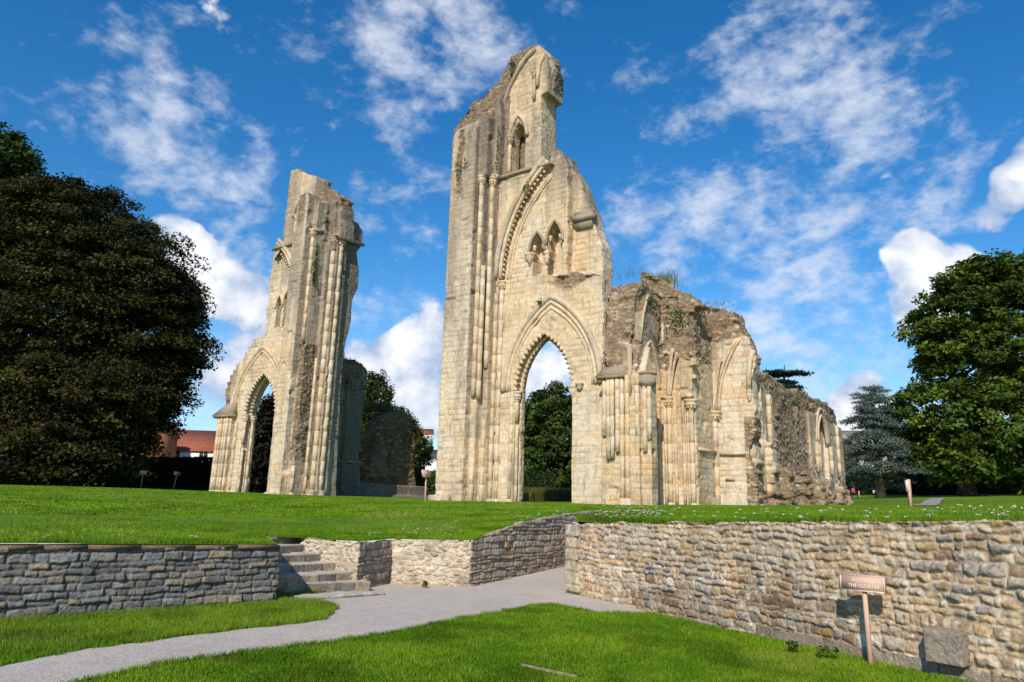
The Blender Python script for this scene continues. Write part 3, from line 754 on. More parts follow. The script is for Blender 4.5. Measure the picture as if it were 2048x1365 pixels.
    tF = jag(wpl([(1440, 622), (1458, 626), (1478, 641), (1490, 662), (1500, 685), (1511, 712), (1509, 740), (1502, 760)], 5.0), .05, .35, rg)
    fF = jag(wpl([(1507, 800), (1511, 860), (1500, 905), (1506, 950), (1514, 1000)], 5.0), .06, .3, rg)
    b.prism([(3.9, ZB), (3.9, tF[0][1] - .1)] + tF + fF + [(fF[-1][0], ZB)], None, 5.0, 5.9, 'xz')
    def rub(V):
        r = sstep(6.3, 7.4, V[:, 2] + .25 * np.sin(V[:, 0] * 3)) * 1.0
        r = np.where((V[:, 0] < 3.5) & (V[:, 1] < .45), sstep(5.55, 6.0, V[:, 2]), r)
        web = (V[:, 0] > 2.9) & (V[:, 0] < 3.35) & (V[:, 1] > .5) & (V[:, 1] < 2.8)
        r = np.where(web, .9 * sstep(8.6, 9.2, V[:, 2] + .2 * np.abs(V[:, 1] - 1.4)), r)
        fpl = (V[:, 1] > 4.7) & (V[:, 1] < 5.3)
        r = np.where(fpl, sstep(7.7, 8.3, V[:, 2]), r)
        r = np.maximum(r, .8 * sstep(6.15, 6.4, V[:, 0]) * (V[:, 2] < 4.2))
        dw = (V[:, 1] > 2.4) & (V[:, 1] < 2.72)
        return np.where(dw, sstep(5.9, 6.6, V[:, 2] - .5 * sstep(3.9, 4.2, V[:, 0])), r)
    def age(V):
        a = -.05 + .5 * sstep(4.5, 8, V[:, 2])
        return a + .42 * ((V[:, 0] > 2.8) & (V[:, 0] < 3.4) & (V[:, 1] > .3) & (V[:, 1] < 2.5) & (V[:, 2] > 5.6))
    ch = mass('chapel_wall', b, root, off, .05, 71, rub, age, 1.2)
    # clustered shafts of the pier, some broken off short
    for (x, y, z0, z1) in ((2.0, -.66, 2.9, 5.35), (2.22, -.72, 1.9, 5.35), (2.42, -.74, 1.95, 5.35), (2.66, -.72, 2.2, 5.35), (2.86, -.68, .2, 5.35), (3.10, -.66, .2, 5.5), (3.52, -.55, 2.9, 5.0), (3.80, -.40, 2.2, 5.0), (3.98, -.34, 2.7, 5.0)):
        shaft(ch, off, x, y, z0, z1, .105, False, z0 < .5, .05)
    b = MB()
    b.hexa([(1.72, -.82, 5.38), (3.0, -.82, 5.38), (3.0, 0, 5.38), (1.72, 0, 5.38), (1.66, -.95, 5.52), (3.06, -.95, 5.52), (3.06, 0, 5.52), (1.66, 0, 5.52)])
    b.hexa([(1.66, -.95, 5.52), (3.06, -.95, 5.52), (3.06, 0, 5.52), (1.66, 0, 5.52), (1.9, -.45, 6.0), (2.9, -.45, 6.0), (2.9, 0, 6.0), (1.9, 0, 6.0)])
    trim('abacus', b, ch, off, .95, 3)
    b = MB(); b.lathe([(.10, -.30), (.28, -.14), (.40, .0), (.41, .02), (.41, .34), (.36, .36), (.36, .38), (.44, .42), (.45, .50)], (3.86, -.22, 5.12), 8); trim('corbel', b, ch, off, .75, 3)
    b = MB(); b.tube([(3.2, -.58, 4.6), (3.2, -.58, 6.9)], .12, 6); trim('shaft', b, ch, off, .6, 5)
    # blind lancet moulding and rib springers
    def yz_sweep(pts, x, pr, name, ag, seed=3):
        b = MB(); b.sweep([(p[0], 0, p[1]) for p in pts], pr)
        V, F = b.arrays(); W = np.stack([x - V[:, 1], V[:, 0], V[:, 2]], 1)
        bb = MB(); bb.v = [W]; bb.q = b.q; bb.t = b.t; bb.n = len(W)
        return trim(name, bb, ch, off, ag, seed)
    yz_sweep(arch_pts(.42, 2.42, 5.3, 7.42, None, 12), 3.24, [(-.08, -.05), (-.06, .06), (.05, .08), (.1, -.05)], 'blind_arch_moulding', .6)
    yz_sweep([(.45, 7.2), (.8, 8.6), (1.35, 9.7)], 3.24, [(-.05, -.05), (-.04, .05), (.05, .05), (.06, -.05)], 'wall_rib', .6)
    for (x, y, z) in ((3.62, 2.56, 4.5), (4.72, 2.48, 4.3), (4.93, 4.9, 4.05)):
        shaft(ch, off, x, y, .1, z, .12 if x < 4.8 else .13, True, True, .0, capsize=1.0 if x < 4 else 1.25)
    for x in (3.42, 3.9, 4.3, 4.52): shaft(ch, off, x, 2.58, .1, 4.9, .08, False, False, .0)
    def rib(p0, p1, bulge, r, name='vault_rib'):
        p0, p1 = np.array(p0, float), np.array(p1, float); t = np.linspace(0, 1, 9)[:, None]
        P = p0 + (p1 - p0) * t; P[:, 2] += bulge * np.sin(np.pi * t[:, 0] * .9)
        b = MB(); b.tube(P, r, 6); trim(name, b, ch, off, .35, 4)
    rib((3.60, 2.52, 4.9), (4.0, 2.3, 7.1), .3, .085); rib((3.70, 2.5, 4.9), (4.22, 2.25, 6.9), .3, .07)
    fa = arch_pts(4.98, 7.2, 4.55, 7.9, None, 12)[:13]
    for k, dx in enumerate((0, .16)):
        b = MB(); b.sweep(xz([(p[0] + dx, p[1]) for p in fa], 4.98), [(-.07, -.06), (-.05, .1), (.04, .1), (.07, -.06)]); trim('vault_rib', b, ch, off, .35 + .2 * k, 5)
    rib((4.92, 4.8, 4.5), (5.5, 4.6, 7.1), .4, .07)
    q = wp(1497, 760, 4.95); b = MB(); b.sweep(xz([(q[0], q[1] - .5), (q[0] + .02, q[1] + .3), (q[0] + .12, q[1] + .9), (q[0] + .3, q[1] + 1.4)], 4.98), [(-.12, -.08), (-.1, .1), (0, .16), (.1, .1), (.12, -.08)]); trim('broken_rib', b, ch, off, .4, 5)
    shaft(ch, off, q[0], 4.95, q[1] - 1.0, q[1] - .95, .06, True, False, .2)
    # sills of the two bays
    b = MB(); b.tube([(4.95, 2.75, 2.55), (4.95, 4.75, 2.55)], .09, 6); b.tube([(5.1, 4.93, 2.5), (6.3, 4.93, 2.5)], .085, 6); trim('sill', b, ch, off, .3, 5)
    b = MB(); b.hexa([(5.3, 4.95, 1.25), (5.75, 4.95, 1.25), (5.75, 5.1, 1.25), (5.3, 5.1, 1.25), (5.35, 4.86, 1.38), (5.7, 4.86, 1.38), (5.7, 5.1, 1.38), (5.35, 5.1, 1.38)]); trim('bracket', b, ch, off, .7, 5)

    # ---- choir aisle wall running away to the east
    b = MB()
    tg = jag(spl([(1512, 735), (1540, 742), (1560, 758), (1575, 775), (1590, 782), (1604, 777), (1622, 784), (1638, 797), (1655, 803), (1668, 812), (1680, 832), (1684, 870), (1690, 930), (1699, 955), (1703, 1012)], 6.4), .08, .6, rg)
    b.prism([(5.2, ZB), (5.2, tg[0][1])] + tg + [(tg[-1][0], ZB)], None, 5.4, 6.15, 'yz')
    def pan(px0, px1, py0, py1, x=6.4): return [sp(px0, 1008, x)[0], sp(px1, 1008, x)[0], sp((px0 + px1) / 2, py1, x)[1], sp((px0 + px1) / 2, py0, x)[1]]
    for (a0, a1, zt) in ((5.6, 6.6, 6.1), (6.85, 8.2, 6.2), (8.35, 9.4, 6.0), (16.8, 18.2, 6.0), (21.6, 23.6, 6.3), (23.9, 25.9, 6.0)):
        b.prism([(a0, ZB), (a0, zt), (a1, zt - .15), (a1, ZB)], None, 5.9, 6.42, 'yz')
    b.prism([(18.0, ZB), (18.0, 6.4)] + [(p[0], p[1]) for p in arch_pts(18.4, 21.2, 4.3, 6.1, None, 8)][::1] + [(21.8, 6.4), (21.8, ZB)] if False else [(18.0, ZB), (18.0, 2.0), (21.8, 2.0), (21.8, ZB)], None, 5.9, 6.42, 'yz')
    outer = [(17.9, 1.8), (17.9, 6.5), (21.9, 6.5), (21.9, 1.8)]
    b.prism(outer, [door(18.6, 21.3, 4.4, 6.15, None, 2.1)], 6.0, 6.40, 'yz')
    # broken stumps standing out from its foot
    r2 = np.random.default_rng(4)
    for (y0, h, d) in ((5.25, 3.3, .35), (7.6, 3.3, .5), (10.2, 2.2, .55), (13.0, 2.3, .75), (16.5, 2.0, .6), (18.5, 2.1, .8), (22.3, 1.8, .6), (25.0, 1.7, .35)):
        for k in range(int(h / .22)):
            z = k * .22; dd = d * (1 - .35 * k * .22 / h) + r2.uniform(-.16, .14); b.box((6.0, y0 + r2.uniform(-.08, .1), z - (.6 if k == 0 else .02)), (6.4 + max(dd, .1), y0 + .95 + r2.uniform(-.15, .2), z + .205))
    def rub(V):
        y = V[:, 1]; r = .35 + .5 * sstep(9.2, 10, y) * sstep(17.5, 16.5, y) + .6 * sstep(5.6, 6.3, V[:, 2]) + .25 * sstep(2.3, 1.6, V[:, 2]) + .3 * sstep(26, 26.5, y)
        return r - .35 * (V[:, 0] > 6.33) * (V[:, 2] > 2.6) * (V[:, 2] < 6)
    age = lambda V: .42 + .25 * sstep(3, 7, V[:, 2])
    ai = mass('aisle_wall', b, root, off, .065, 91, rub, age, .4)
    def yzs(pts, x, pr, name, ag):
        o = yz_sweep(pts, x, pr, name, ag); o.parent = ai
    yzs(arch_pts(18.7, 21.2, 4.3, 6.05, None, 10), 6.40, [(-.12, -.08), (-.1, .08), (.06, .1), (.14, -.08)], 'arch_moulding', .4)
    yzs(arch_pts(18.3, 21.6, 4.3, 6.5, None, 10), 6.40, [(-.08, -.08), (-.05, .08), (.05, .08), (.1, -.08)], 'arch_moulding', .5)
    for y, z1 in ((6.75, 5.9), (8.3, 5.7), (17.9, 4.2), (18.35, 4.1), (21.55, 4.2), (23.75, 5.8)): shaft(ai, off, 6.5, y, 2.4, z1, .13, False, False, .4)
    return root
church_right()

# ================================================================== RUIN WITH THE NARROW TOWER (left)
def church_left():
    off = np.array([-20.0, 0, 0])
    root = empty('ruined_church', tuple(ORG + SV * -20.0), -AZ)
    tag(root, 'narrow ruined church tower stub left of the tall tower, with a dark doorway arch', 'church ruin', 'crossing piers of the ruined abbey church')
    rg = np.random.default_rng(15)
    G = .15
    # ---- pier
    b = MB()
    plan = [(-21.0, .1), (-21.0, -.82), (-20.68, -.82), (-20.68, -1.3), (-19.42, -1.3), (-19.42, -.72), (-19.02, -.72), (-18.95, -.2), (-18.95, .12), (-18.75, .12), (-18.75, .45), (-18.24, .45), (-18.22, 1.3), (-21.0, 1.3)]
    b.prism(plan, None, ZB, 17.0, 'xy')
    def stage(poly, px, py, y, slope=0.0):
        z = wp(px, py, y)[1]; b.prism(poly, None, 16.5, z, 'xy')
    hd = jag(wpl([(592, 470), (594, 420), (600, 392), (612, 384), (628, 388), (640, 394), (640, 470)], -1.25), .03, .5, rg)
    b.prism([(max(min(p[0], -19.42), -20.68), p[1]) for p in hd], None, -1.3, .4, 'xz')
    b.box((-19.5, -.72, 16.5), (-19.02, .5, wp(652, 398, -.7)[1]))
    b.box((-19.1, -.2, 16.5), (-18.85, .6, wp(664, 402, -.2)[1]))
    hs = jag(spl([(668, 500), (672, 404), (684, 399), (697, 405), (705, 415), (707, 440), (714, 446), (714, 500)], -18.28), .04, .4, rg)
    b.prism(hs, None, -19.9, -18.28, 'yz')
    hd = jag(wpl([(600, 385), (606, 342), (618, 346), (640, 370), (668, 384), (690, 398), (690, 480), (600, 480)], .7), .05, .5, rg)
    b.prism(hd, None, .3, 1.5, 'xz')
    # broken springing of the choir arcade
    sil = spl([(672, 995), (678, 860), (684, 745), (690, 690), (697, 665), (703, 627), (704, 602), (716, 577), (719, 545), (714, 505), (724, 492), (726, 462), (716, 446), (700, 440)], -18.4)
    sil = [sil[0]] + jag(sil[1:], .03, .5, rg)
    b.prism([(.7, ZB)] + [(max(p[0], .8), p[1]) for p in sil] + [(.7, sil[-1][1])], None, -19.6, -18.4, 'yz')
    b.box((-20.6, -1.5, ZB), (-19.6, -1.2, .3)); b.box((-18.95, .1, ZB), (-18.1, 1.1, .45))
    def rub(V):
        top = wp(612, 388, -1.2)[1]
        r = sstep(18.6, 20.2, V[:, 2] + .4 * (V[:, 0] + 19.5)) * (V[:, 1] > -.9) * .9
        r = np.maximum(r, .62 * (V[:, 1] > 2.75) * sstep(9, 11, V[:, 2]))
        core = (V[:, 0] > -19.4) & (V[:, 0] < -18.85) & (V[:, 2] > 2.2) & (V[:, 2] < 9.4) & (V[:, 1] < .45)
        r = np.maximum(r, .75 * core)
        return np.maximum(r, .58 * (V[:, 1] < -1.0) * sstep(17.2, 17.6, V[:, 2]) * sstep(20.6, 20, V[:, 2]) * (np.abs(V[:, 0] + 20.05) < .3))
    age = lambda V: .32 + .36 * sstep(4, 15, V[:, 2]) + .15 * sstep(17, 20, V[:, 2]) + .28 * sstep(-19.45, -19.3, V[:, 0]) + .15 * (V[:, 1] > 1.5)
    pier = mass('pier', b, root, off, .06, 121, rub, age)
    # hollow torn in the face
    for (x, y, z0, z1, r, cp, bs) in ((-19.2, -.80, 9.4, 16.5, .13, True, False), (-19.1, -.68, .1, 1.9, .13, False, True), (-18.52, .40, .3, 16.2, .17, True, True), (-18.30, .80, .3, 16.2, .17, True, True), (-18.84, .08, .2, 8.6, .10, False, False)):
        shaft(pier, off, x, y, z0 + G, z1, r, cp, bs, .45, 12)
    st = MB(); ring = [(-19.5, -.92, 17.0), (-19.0, -.88, 17.0), (-18.93, -.2, 17.0), (-18.93, .12, 17.0)]
    for i in range(len(ring) - 1): st.tube([ring[i], ring[i + 1]], .11, 6)
    ring = [(-18.85, .28, 16.8), (-18.1, .22, 16.8), (-18.06, 2.5, 16.8)]
    for i in range(len(ring) - 1): st.tube([ring[i], ring[i + 1]], .13, 6)
    trim('string_course', st, pier, off, .8, 5)
    b = MB(); q = wp(650, 418, .1); b.lathe([(.05, -.6), (.2, -.45), (.22, -.1), (.28, 0), (.26, .2), (.32, .26), (.32, .42)], (q[0], .05, q[1]), 9); trim('corbel', b, pier, off, .9, 6)
    # ---- arch wall
    b = MB()
    prof = wpl([(448, 800), (452, 775), (465, 750), (478, 728), (490, 714), (503, 692), (506, 680), (520, 674), (531, 668)], 0)
    stp = [(-28.2, ZB), (-28.2, prof[0][1])]
    for i in range(len(prof) - 1):
        n = 2
        for k in range(n):
            f0 = prof[i][0] + (prof[i + 1][0] - prof[i][0]) * k / n; z1 = prof[i][1] + (prof[i + 1][1] - prof[i][1]) * (k + 1) / n
            stp += [(f0, z1)] if k or i else [(f0 - .0, z1)]
            stp += [(prof[i][0] + (prof[i + 1][0] - prof[i][0]) * (k + 1) / n, z1)]
    wall = stp + [(-23.9, 11.15), (-20.9, 11.2), (-20.9, ZB)]
    hole1 = door(-25.72, -22.44, 5.4, 8.12, -24.08); hole2 = door(-25.6, -22.6, 5.35, 7.95, -24.1)
    def with_door(outer, hole):        # outer ends with its lower right corner; hole is inserted from right to left
        hh = [(h[0], ZB if k in (0, len(hole) - 1) else h[1]) for k, h in enumerate(hole)][::-1]
        return outer + hh
    b.prism(with_door(wall, hole1), None, 0, .4, 'xz'); b.prism(with_door([(-28.0, ZB), (-28.0, 6.0), (-26.5, 8.4), (-25, 10), (-24, 11), (-20.9, 11), (-20.9, ZB)], hole2), None, .38, .95, 'xz')
    # gallery stage: recessed twin lights under the remnant of the broken arch
    ar = arch_pts(-27.4, -21.18, 11.4, 17.9, -24.9, 14)[14:]
    fr = [(-24.3, 16.1)] + [p for p in ar if p[0] > -24.0] + [(-21.2, 11.0), (-20.8, 11.0), (-20.8, 17.1), (-24.35, 17.0)]
    b.prism(fr, None, 0, .4, 'xz')
    tl = jag(wpl([(531, 668), (535, 622), (540, 600), (542, 570), (545, 545), (548, 520), (552, 502)], .5), .04, .4, rg)
    la, lb = door(-24.02, -23.42, 12.75, 13.55, None, 11.15), door(-23.22, -22.5, 12.9, 13.8, None, 11.15)
    b.prism([tl[0]] + tl[1:] + [(-20.9, 17.0), (-20.9, 10.6), (tl[0][0], 10.6)], [la, lb], .38, 1.2, 'xz')
    b.prism([(-24.0, 11.0)] + [(max(p[0] + .25, -24.2), p[1]) for p in tl[1:]] + [(-20.9, 17), (-20.9, 10.6), (-24.0, 10.6)], None, 1.18, 1.7, 'xz')
    # clerestory stage
    c = jag(wpl([(566, 494), (570, 450), (575, 420), (580, 375), (584, 342), (596, 338), (606, 343), (618, 350)], .1), .03, .5, rg)
    b.prism([(c[0][0], 16.9)] + c + [(-20.5, c[-1][1] - .4), (-20.5, 16.9)], [door(-22.35, -21.55, 18.9, 19.9, None, 17.25)], 0, .5, 'xz')
    b.prism([(c[0][0] + .1, 16.9)] + c + [(-20.5, c[-1][1] - .4), (-20.5, 16.9)], None, .48, 1.3, 'xz')
    # end cluster of the next pier
    b.prism([(-28.45, .9), (-28.45, -.05), (-28.1, -.28), (-26.65, -.28), (-26.65, .9)], None, ZB, 5.6, 'xy')
    def rub(V):
        r = .75 * sstep(-27.3, -27.9, V[:, 0]) * sstep(5.6, 6.0, V[:, 2])
        return np.maximum(r, .7 * sstep(20.5, 21.3, V[:, 2]) * (V[:, 1] > .9))
    age = lambda V: .16 + .42 * sstep(11.5, 17, V[:, 2]) + .35 * sstep(-25.6, -27.5, V[:, 0]) * sstep(5, 7.5, V[:, 2]) + .2 * sstep(9.6, 11, V[:, 2]) * sstep(12, 11, V[:, 2])
    aw = mass('arch_wall', b, root, off, .06, 141, rub, age, .6)
    hoodp = arch_pts(-27.1, -21.7, 5.4, 9.78, -24.4, 16)
    for nm, pr in (('hood_mould', HOOD), ('roll_moulding', ROLL)):
        b = MB(); b.sweep(xz(hoodp, 0), pr); trim(nm, b, aw, off, .5 if nm == 'hood_mould' else .3, 6)
    dented_arch(arch_pts(-25.72, -22.44, 5.4, 8.12, -24.08, 16), aw, off, -.02)
    dented_arch(arch_pts(-25.62, -22.6, 5.35, 7.97, -24.1, 16), aw, off, .4, .10, .2, .24)
    shaft(aw, off, -25.6, .05, 3.5, 4.95, .11, True, False, .25); shaft(aw, off, -25.62, .1, .1 + G, 3.2, .09, False, True, .2); shaft(aw, off, -25.4, .5, .1 + G, 4.9, .1, True, True, .3)
    for (x, y, z1) in ((-28.3, -.18, 5.2), (-28.0, -.33, 5.2), (-27.68, -.36, 5.2), (-27.35, -.33, 5.2), (-27.02, -.36, 5.2), (-26.74, -.28, 5.2), (-26.4, -.04, 5.0)):
        shaft(aw, off, x, y, .2 + G, z1, .115, False, True, .3)
    b = MB()
    b.hexa([(-28.5, -.48, 5.25), (-26.5, -.48, 5.25), (-26.5, .2, 5.25), (-28.5, .2, 5.25), (-28.6, -.6, 5.42), (-26.45, -.6, 5.42), (-26.45, .2, 5.42), (-28.6, .2, 5.42)])
    b.hexa([(-28.6, -.6, 5.42), (-26.45, -.6, 5.42), (-26.45, .2, 5.42), (-28.6, .2, 5.42), (-28.0, -.02, 6.2), (-26.8, -.02, 6.5), (-26.8, .2, 6.5), (-28.0, .2, 6.2)]); trim('abacus', b, aw, off, .95, 3)
    pth = [p for p in arch_pts(-27.4, -21.1, 11.4, 18.0, -24.9, 16)[16:] if p[0] > -24.2]
    for dx, pr in ((0, HOOD), (0, ROLL)):
        b = MB(); b.sweep(xz(pth, .0), pr); trim('gallery_arch_moulding', b, aw, off, .55, 9)
    pth2 = [(p[0] - .35, p[1] - .35) for p in pth]; beads(pth2, aw, off, .15)
    for (x0, x1, zs, za) in ((-24.1, -23.34, 12.7, 13.65), (-23.3, -22.42, 12.85, 13.9)):
        b = MB(); b.sweep(xz(arch_pts(x0, x1, zs, za, None, 10), .38), [(-.06, -.06), (-.07, .05), (0, .1), (.07, .05), (.06, -.06)]); trim('lancet_moulding', b, aw, off, .5, 13)
    b = MB(); b.sweep(xz(arch_pts(-22.55, -21.3, 18.9, 20.4, None, 12)[:18], .0), [(-.08, -.08), (-.08, .08), (.02, .14), (.1, .06), (.1, -.08)]); trim('window_hood', b, aw, off, .8, 5)
    shaft(aw, off, -22.3, .05, 17.3, 18.6, .1, True, False, .5)
    b = MB(); b.tube([(-24.5, -.05, 16.95), (-22.5, -.05, 16.97)], .13, 6); trim('string_course', b, aw, off, .9, 5)
    # ---- choir aisle wall in the shade behind the pier
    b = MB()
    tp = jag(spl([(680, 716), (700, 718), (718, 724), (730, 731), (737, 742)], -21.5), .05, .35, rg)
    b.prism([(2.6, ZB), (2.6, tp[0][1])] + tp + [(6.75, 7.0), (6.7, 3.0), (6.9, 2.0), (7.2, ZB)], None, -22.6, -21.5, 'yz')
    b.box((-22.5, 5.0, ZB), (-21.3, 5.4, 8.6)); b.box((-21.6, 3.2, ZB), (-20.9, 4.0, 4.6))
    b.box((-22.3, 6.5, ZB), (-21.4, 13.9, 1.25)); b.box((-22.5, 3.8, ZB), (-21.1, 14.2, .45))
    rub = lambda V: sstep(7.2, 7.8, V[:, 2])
    aiw = mass('aisle_wall', b, root, off, .07, 161, rub, lambda V: np.full(len(V), 1.15), 0)  # weathered dark stone, coloured darker still to deepen the shade behind the pier
    for x, y in ((-20.85, 3.4), (-20.85, 3.8)): shaft(aiw, off, x, y, .4, 4.3, .14, True, True, .4)
    st = MB(); st.tube([(-21.45, 4.0, 2.62), (-21.45, 7.0, 2.62)], .09, 6); trim('sill', st, aiw, off, .7, 3)
    return root
church_left()

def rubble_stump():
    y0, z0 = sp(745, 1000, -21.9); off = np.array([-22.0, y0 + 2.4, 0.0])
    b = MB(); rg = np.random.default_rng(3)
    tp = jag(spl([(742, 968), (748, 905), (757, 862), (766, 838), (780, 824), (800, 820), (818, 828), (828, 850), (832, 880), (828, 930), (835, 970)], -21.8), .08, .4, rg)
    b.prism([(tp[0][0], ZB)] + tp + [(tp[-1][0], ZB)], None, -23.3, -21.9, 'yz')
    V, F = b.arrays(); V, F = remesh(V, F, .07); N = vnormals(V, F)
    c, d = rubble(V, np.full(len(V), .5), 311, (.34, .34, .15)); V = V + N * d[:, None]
    o = link('rubble_wall', to_mesh('rubble_wall', V - off, F, M['ruin'], c * np.array([.70, .60, .46]))); o.location = tuple(ORG + SV * off[0] + EV * off[1]); o.rotation_euler = (0, 0, -AZ)  # rubble colour dimmed and warmed to deepen the tower's shade on the stump
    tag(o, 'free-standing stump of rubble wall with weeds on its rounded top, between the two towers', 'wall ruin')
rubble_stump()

# ================================================================== GROUND
HP = np.array([  # control points of the upper lawn
    (-6.76, 10.24, 1.02), (-3.9, 13.0, .95), (-14, 3, 1.1), (-24, -6, 1.2), (-5.0, 15.8, .96), (-4.4, 16.2, .95), (-2.97, 15.3, .95), (-2.6, 16.8, .96), (-.78, 16.1, .98),
    (.6, 18.3, 1.30), (1.8, 20.2, 1.55), (1.3, 15.4, 1.47), (2.9, 12.6, 1.50), (4.6, 9.6, 1.58), (5.5, 8.1, 1.63), (8.2, 3.6, 1.75), (14, -6, 1.9),
    (2.9, 33, 2.0), (-2.5, 36, 2.0), (7, 31.5, 2.02), (-12.7, 42, 2.13), (-20, 48, 2.3), (-26, 50, 2.4), (-37.5, 60, 2.44), (-24, 40, 2.2), (-30, 30, 1.9), (-8, 26, 1.6), (-14, 30, 1.75),
    (23, 50, 2.56), (16.5, 30, 2.21), (8, 22, 1.9), (12, 18, 1.95), (43.5, 85, 3.99), (47, 75, 4.56), (29, 50, 3.0), (3.5, 60, 2.36), (-60, 60, 2.5), (-60, 20, 2.0), (60, 110, 6.2), (45, 110, 5.6), (75, 75, 5.0), (40, 40, 3.2), (60, 30, 3.4),
    (0, 110, 2.8), (-60, 110, 2.8), (-20, 160, 4.0), (60, 160, 7.5), (-120, 120, 4), (120, 120, 8), (-150, 0, 3), (150, 0, 6), (0, 400, 9), (-300, 300, 9), (300, 300, 14), (-400, 0, 6), (400, 0, 10), (-200, 500, 12), (200, 500, 14)])
def _rbf():
    P = HP[:, :2]; d = np.linalg.norm(P[:, None] - P[None], axis=2); n = len(P)
    A = np.zeros((n + 3, n + 3)); A[:n, :n] = d; A[:n, n] = 1; A[:n, n + 1:] = P; A[n, :n] = 1; A[n + 1:, :n] = P.T
    A[:n, :n] += np.eye(n) * .002
    return np.linalg.solve(A, np.concatenate([HP[:, 2], [0, 0, 0]]))
_W = _rbf()
def ht(X, Y):
    X = np.atleast_1d(np.asarray(X, float)); Y = np.atleast_1d(np.asarray(Y, float)); out = np.empty(len(X)); P = HP[:, :2]
    for s in range(0, len(X), 20000):
        q = np.stack([X[s:s + 20000], Y[s:s + 20000]], 1); d = np.linalg.norm(q[:, None] - P[None], axis=2)
        out[s:s + 20000] = d @ _W[:-3] + _W[-3] + q @ _W[-2:]
    return out

LW0, LW1 = np.array([-6.80, 10.24]), np.array([-3.96, 13.0])
LD = (LW1 - LW0) / np.linalg.norm(LW1 - LW0)
LWL = LW1 - LD * 24
RW0, RW1 = np.array([1.29, 15.39]), np.array([5.2, 7.85])
RD = (RW1 - RW0) / np.linalg.norm(RW1 - RW0)
RWR = RW0 + RD * 19
ST = dict(bl=np.array([-4.05, 13.5]), tl=np.array([-5.05, 15.75]), tr=np.array([-4.38, 16.15]), br=np.array([-2.98, 15.08]))
M0, M1 = np.array([-2.55, 16.5]), np.array([-.76, 16.08])
RE = np.array([.50, .866])                       # the ramp runs up to the east
RA = M1 + RE * 6.6
RB = RW0 + np.array([.12, .06]) + RE * 6.0
TERR = [LWL, LW1, ST['bl'] + np.array([-.12, .0]), ST['tl'], ST['tr'], ST['br'], M0, M1, RA, RB, RW0, RWR]
def inpoly(X, Y, poly):
    X = np.asarray(X); Y = np.asarray(Y); c = np.zeros(X.shape, bool); n = len(poly)
    for i in range(n):
        x0, y0 = poly[i]; x1, y1 = poly[i - 1]
        k = ((y0 > Y) != (y1 > Y)); c ^= k & (X < (x1 - x0) * (Y - y0) / ((y1 - y0) if y1 != y0 else 1e-9) + x0)
    return c
FARPTS = [np.array(p, float) for p in ((60, -40), (520, -60), (560, 420), (240, 640), (-240, 640), (-560, 420), (-520, -60), (-60, -40))]
TPOLY = [tuple(p) for p in TERR] + [tuple(p) for p in FARPTS]
def dens_line(poly, step):
    out = []
    for i in range(len(poly)):
        a = np.array(poly[i]); b = np.array(poly[(i + 1) % len(poly)]); L = np.linalg.norm(b - a); st = step if (np.linalg.norm(a) < 60 and np.linalg.norm(b) < 60) else 30
        n = max(1, int(L / st))
        for k in range(n): out.append(tuple(a + (b - a) * k / n))
    return out
def lawn_col(P, dry=0.0):
    lo = fbm(P, (.22, .22, 1), 4, 401); mid = fbm(P, (1.3, 1.3, 1), 4, 402); hi = fbm(P, (7, 7, 1), 2, 403)
    c = lerp((.080, .170, .009), (.165, .262, .015), sstep(.3, .7, .6 * lo + .4 * mid)); c = lerp(c, (.16, .19, .035), .55 * sstep(.60, .8, mid * .6 + lo * .4 + dry))
    return c * (.75 + .5 * hi)[:, None]
def build_terrace():
    bd = dens_line(TPOLY, .4); pts = []
    g = np.arange(-28, 30, .45); X, Y = np.meshgrid(g, np.arange(-8, 62, .45)); pts.append(np.stack([X.ravel(), Y.ravel()], 1))
    X, Y = np.meshgrid(np.arange(-120, 130, 5.0), np.arange(-38, 200, 5.0)); q = np.stack([X.ravel(), Y.ravel()], 1); q = q[(q[:, 0] < -28) | (q[:, 0] > 30) | (q[:, 1] > 62) | (q[:, 1] < -8)]; pts.append(q)
    X, Y = np.meshgrid(np.arange(-540, 550, 40.0), np.arange(-50, 640, 40.0)); q = np.stack([X.ravel(), Y.ravel()], 1); q = q[(np.abs(q[:, 0]) > 125) | (q[:, 1] > 200)]; pts.append(q)
    q = np.concatenate(pts) + RNG.normal(0, .03, (sum(map(len, pts)), 2)); q = q[inpoly(q[:, 0], q[:, 1], TPOLY)]
    # keep clear of the boundary
    B = np.array(bd); keep = np.ones(len(q), bool)
    for s in range(0, len(q), 4000):
        d = np.min(np.abs(q[s:s + 4000, None, :] - B[None]).sum(2), axis=1); keep[s:s + 4000] = d > .15
    q = q[keep]
    allp = [Vector(p) for p in bd] + [Vector(p) for p in q]
    r = delaunay_2d_cdt(allp, [], [list(range(len(bd)))], 1, 1e-5)
    V = np.array([(p[0], p[1]) for p in r[0]]); Fc = np.array([f for f in r[2] if len(f) == 3])
    a = V[Fc]; area = (a[:, 1, 0] - a[:, 0, 0]) * (a[:, 2, 1] - a[:, 0, 1]) - (a[:, 1, 1] - a[:, 0, 1]) * (a[:, 2, 0] - a[:, 0, 0])
    Fc[area < 0] = Fc[area < 0][:, ::-1]
    Z = ht(V[:, 0], V[:, 1]); P = np.column_stack([V, Z]); near = np.linalg.norm(V, axis=1) < 70
    P[:, 2] += np.where(near, .05 * (fbm(P, (.5, .5, 1), 3, 77) - .5), 0)
    o = link('upper_lawn', to_mesh('upper_lawn', P, Fc, M['lawn'], lawn_col(P), True)); tag(o, kind='structure')
def mat_lawn():
    m_ = mat_vc('mown_lawn', bump=((9, .06), (55, .03), (160, .012)), rough=.75, var=.42, vscale=14.0)
    nt = m_.node_tree; nt.nodes['Principled BSDF'].inputs['Specular IOR Level'].default_value = .12
    return m_
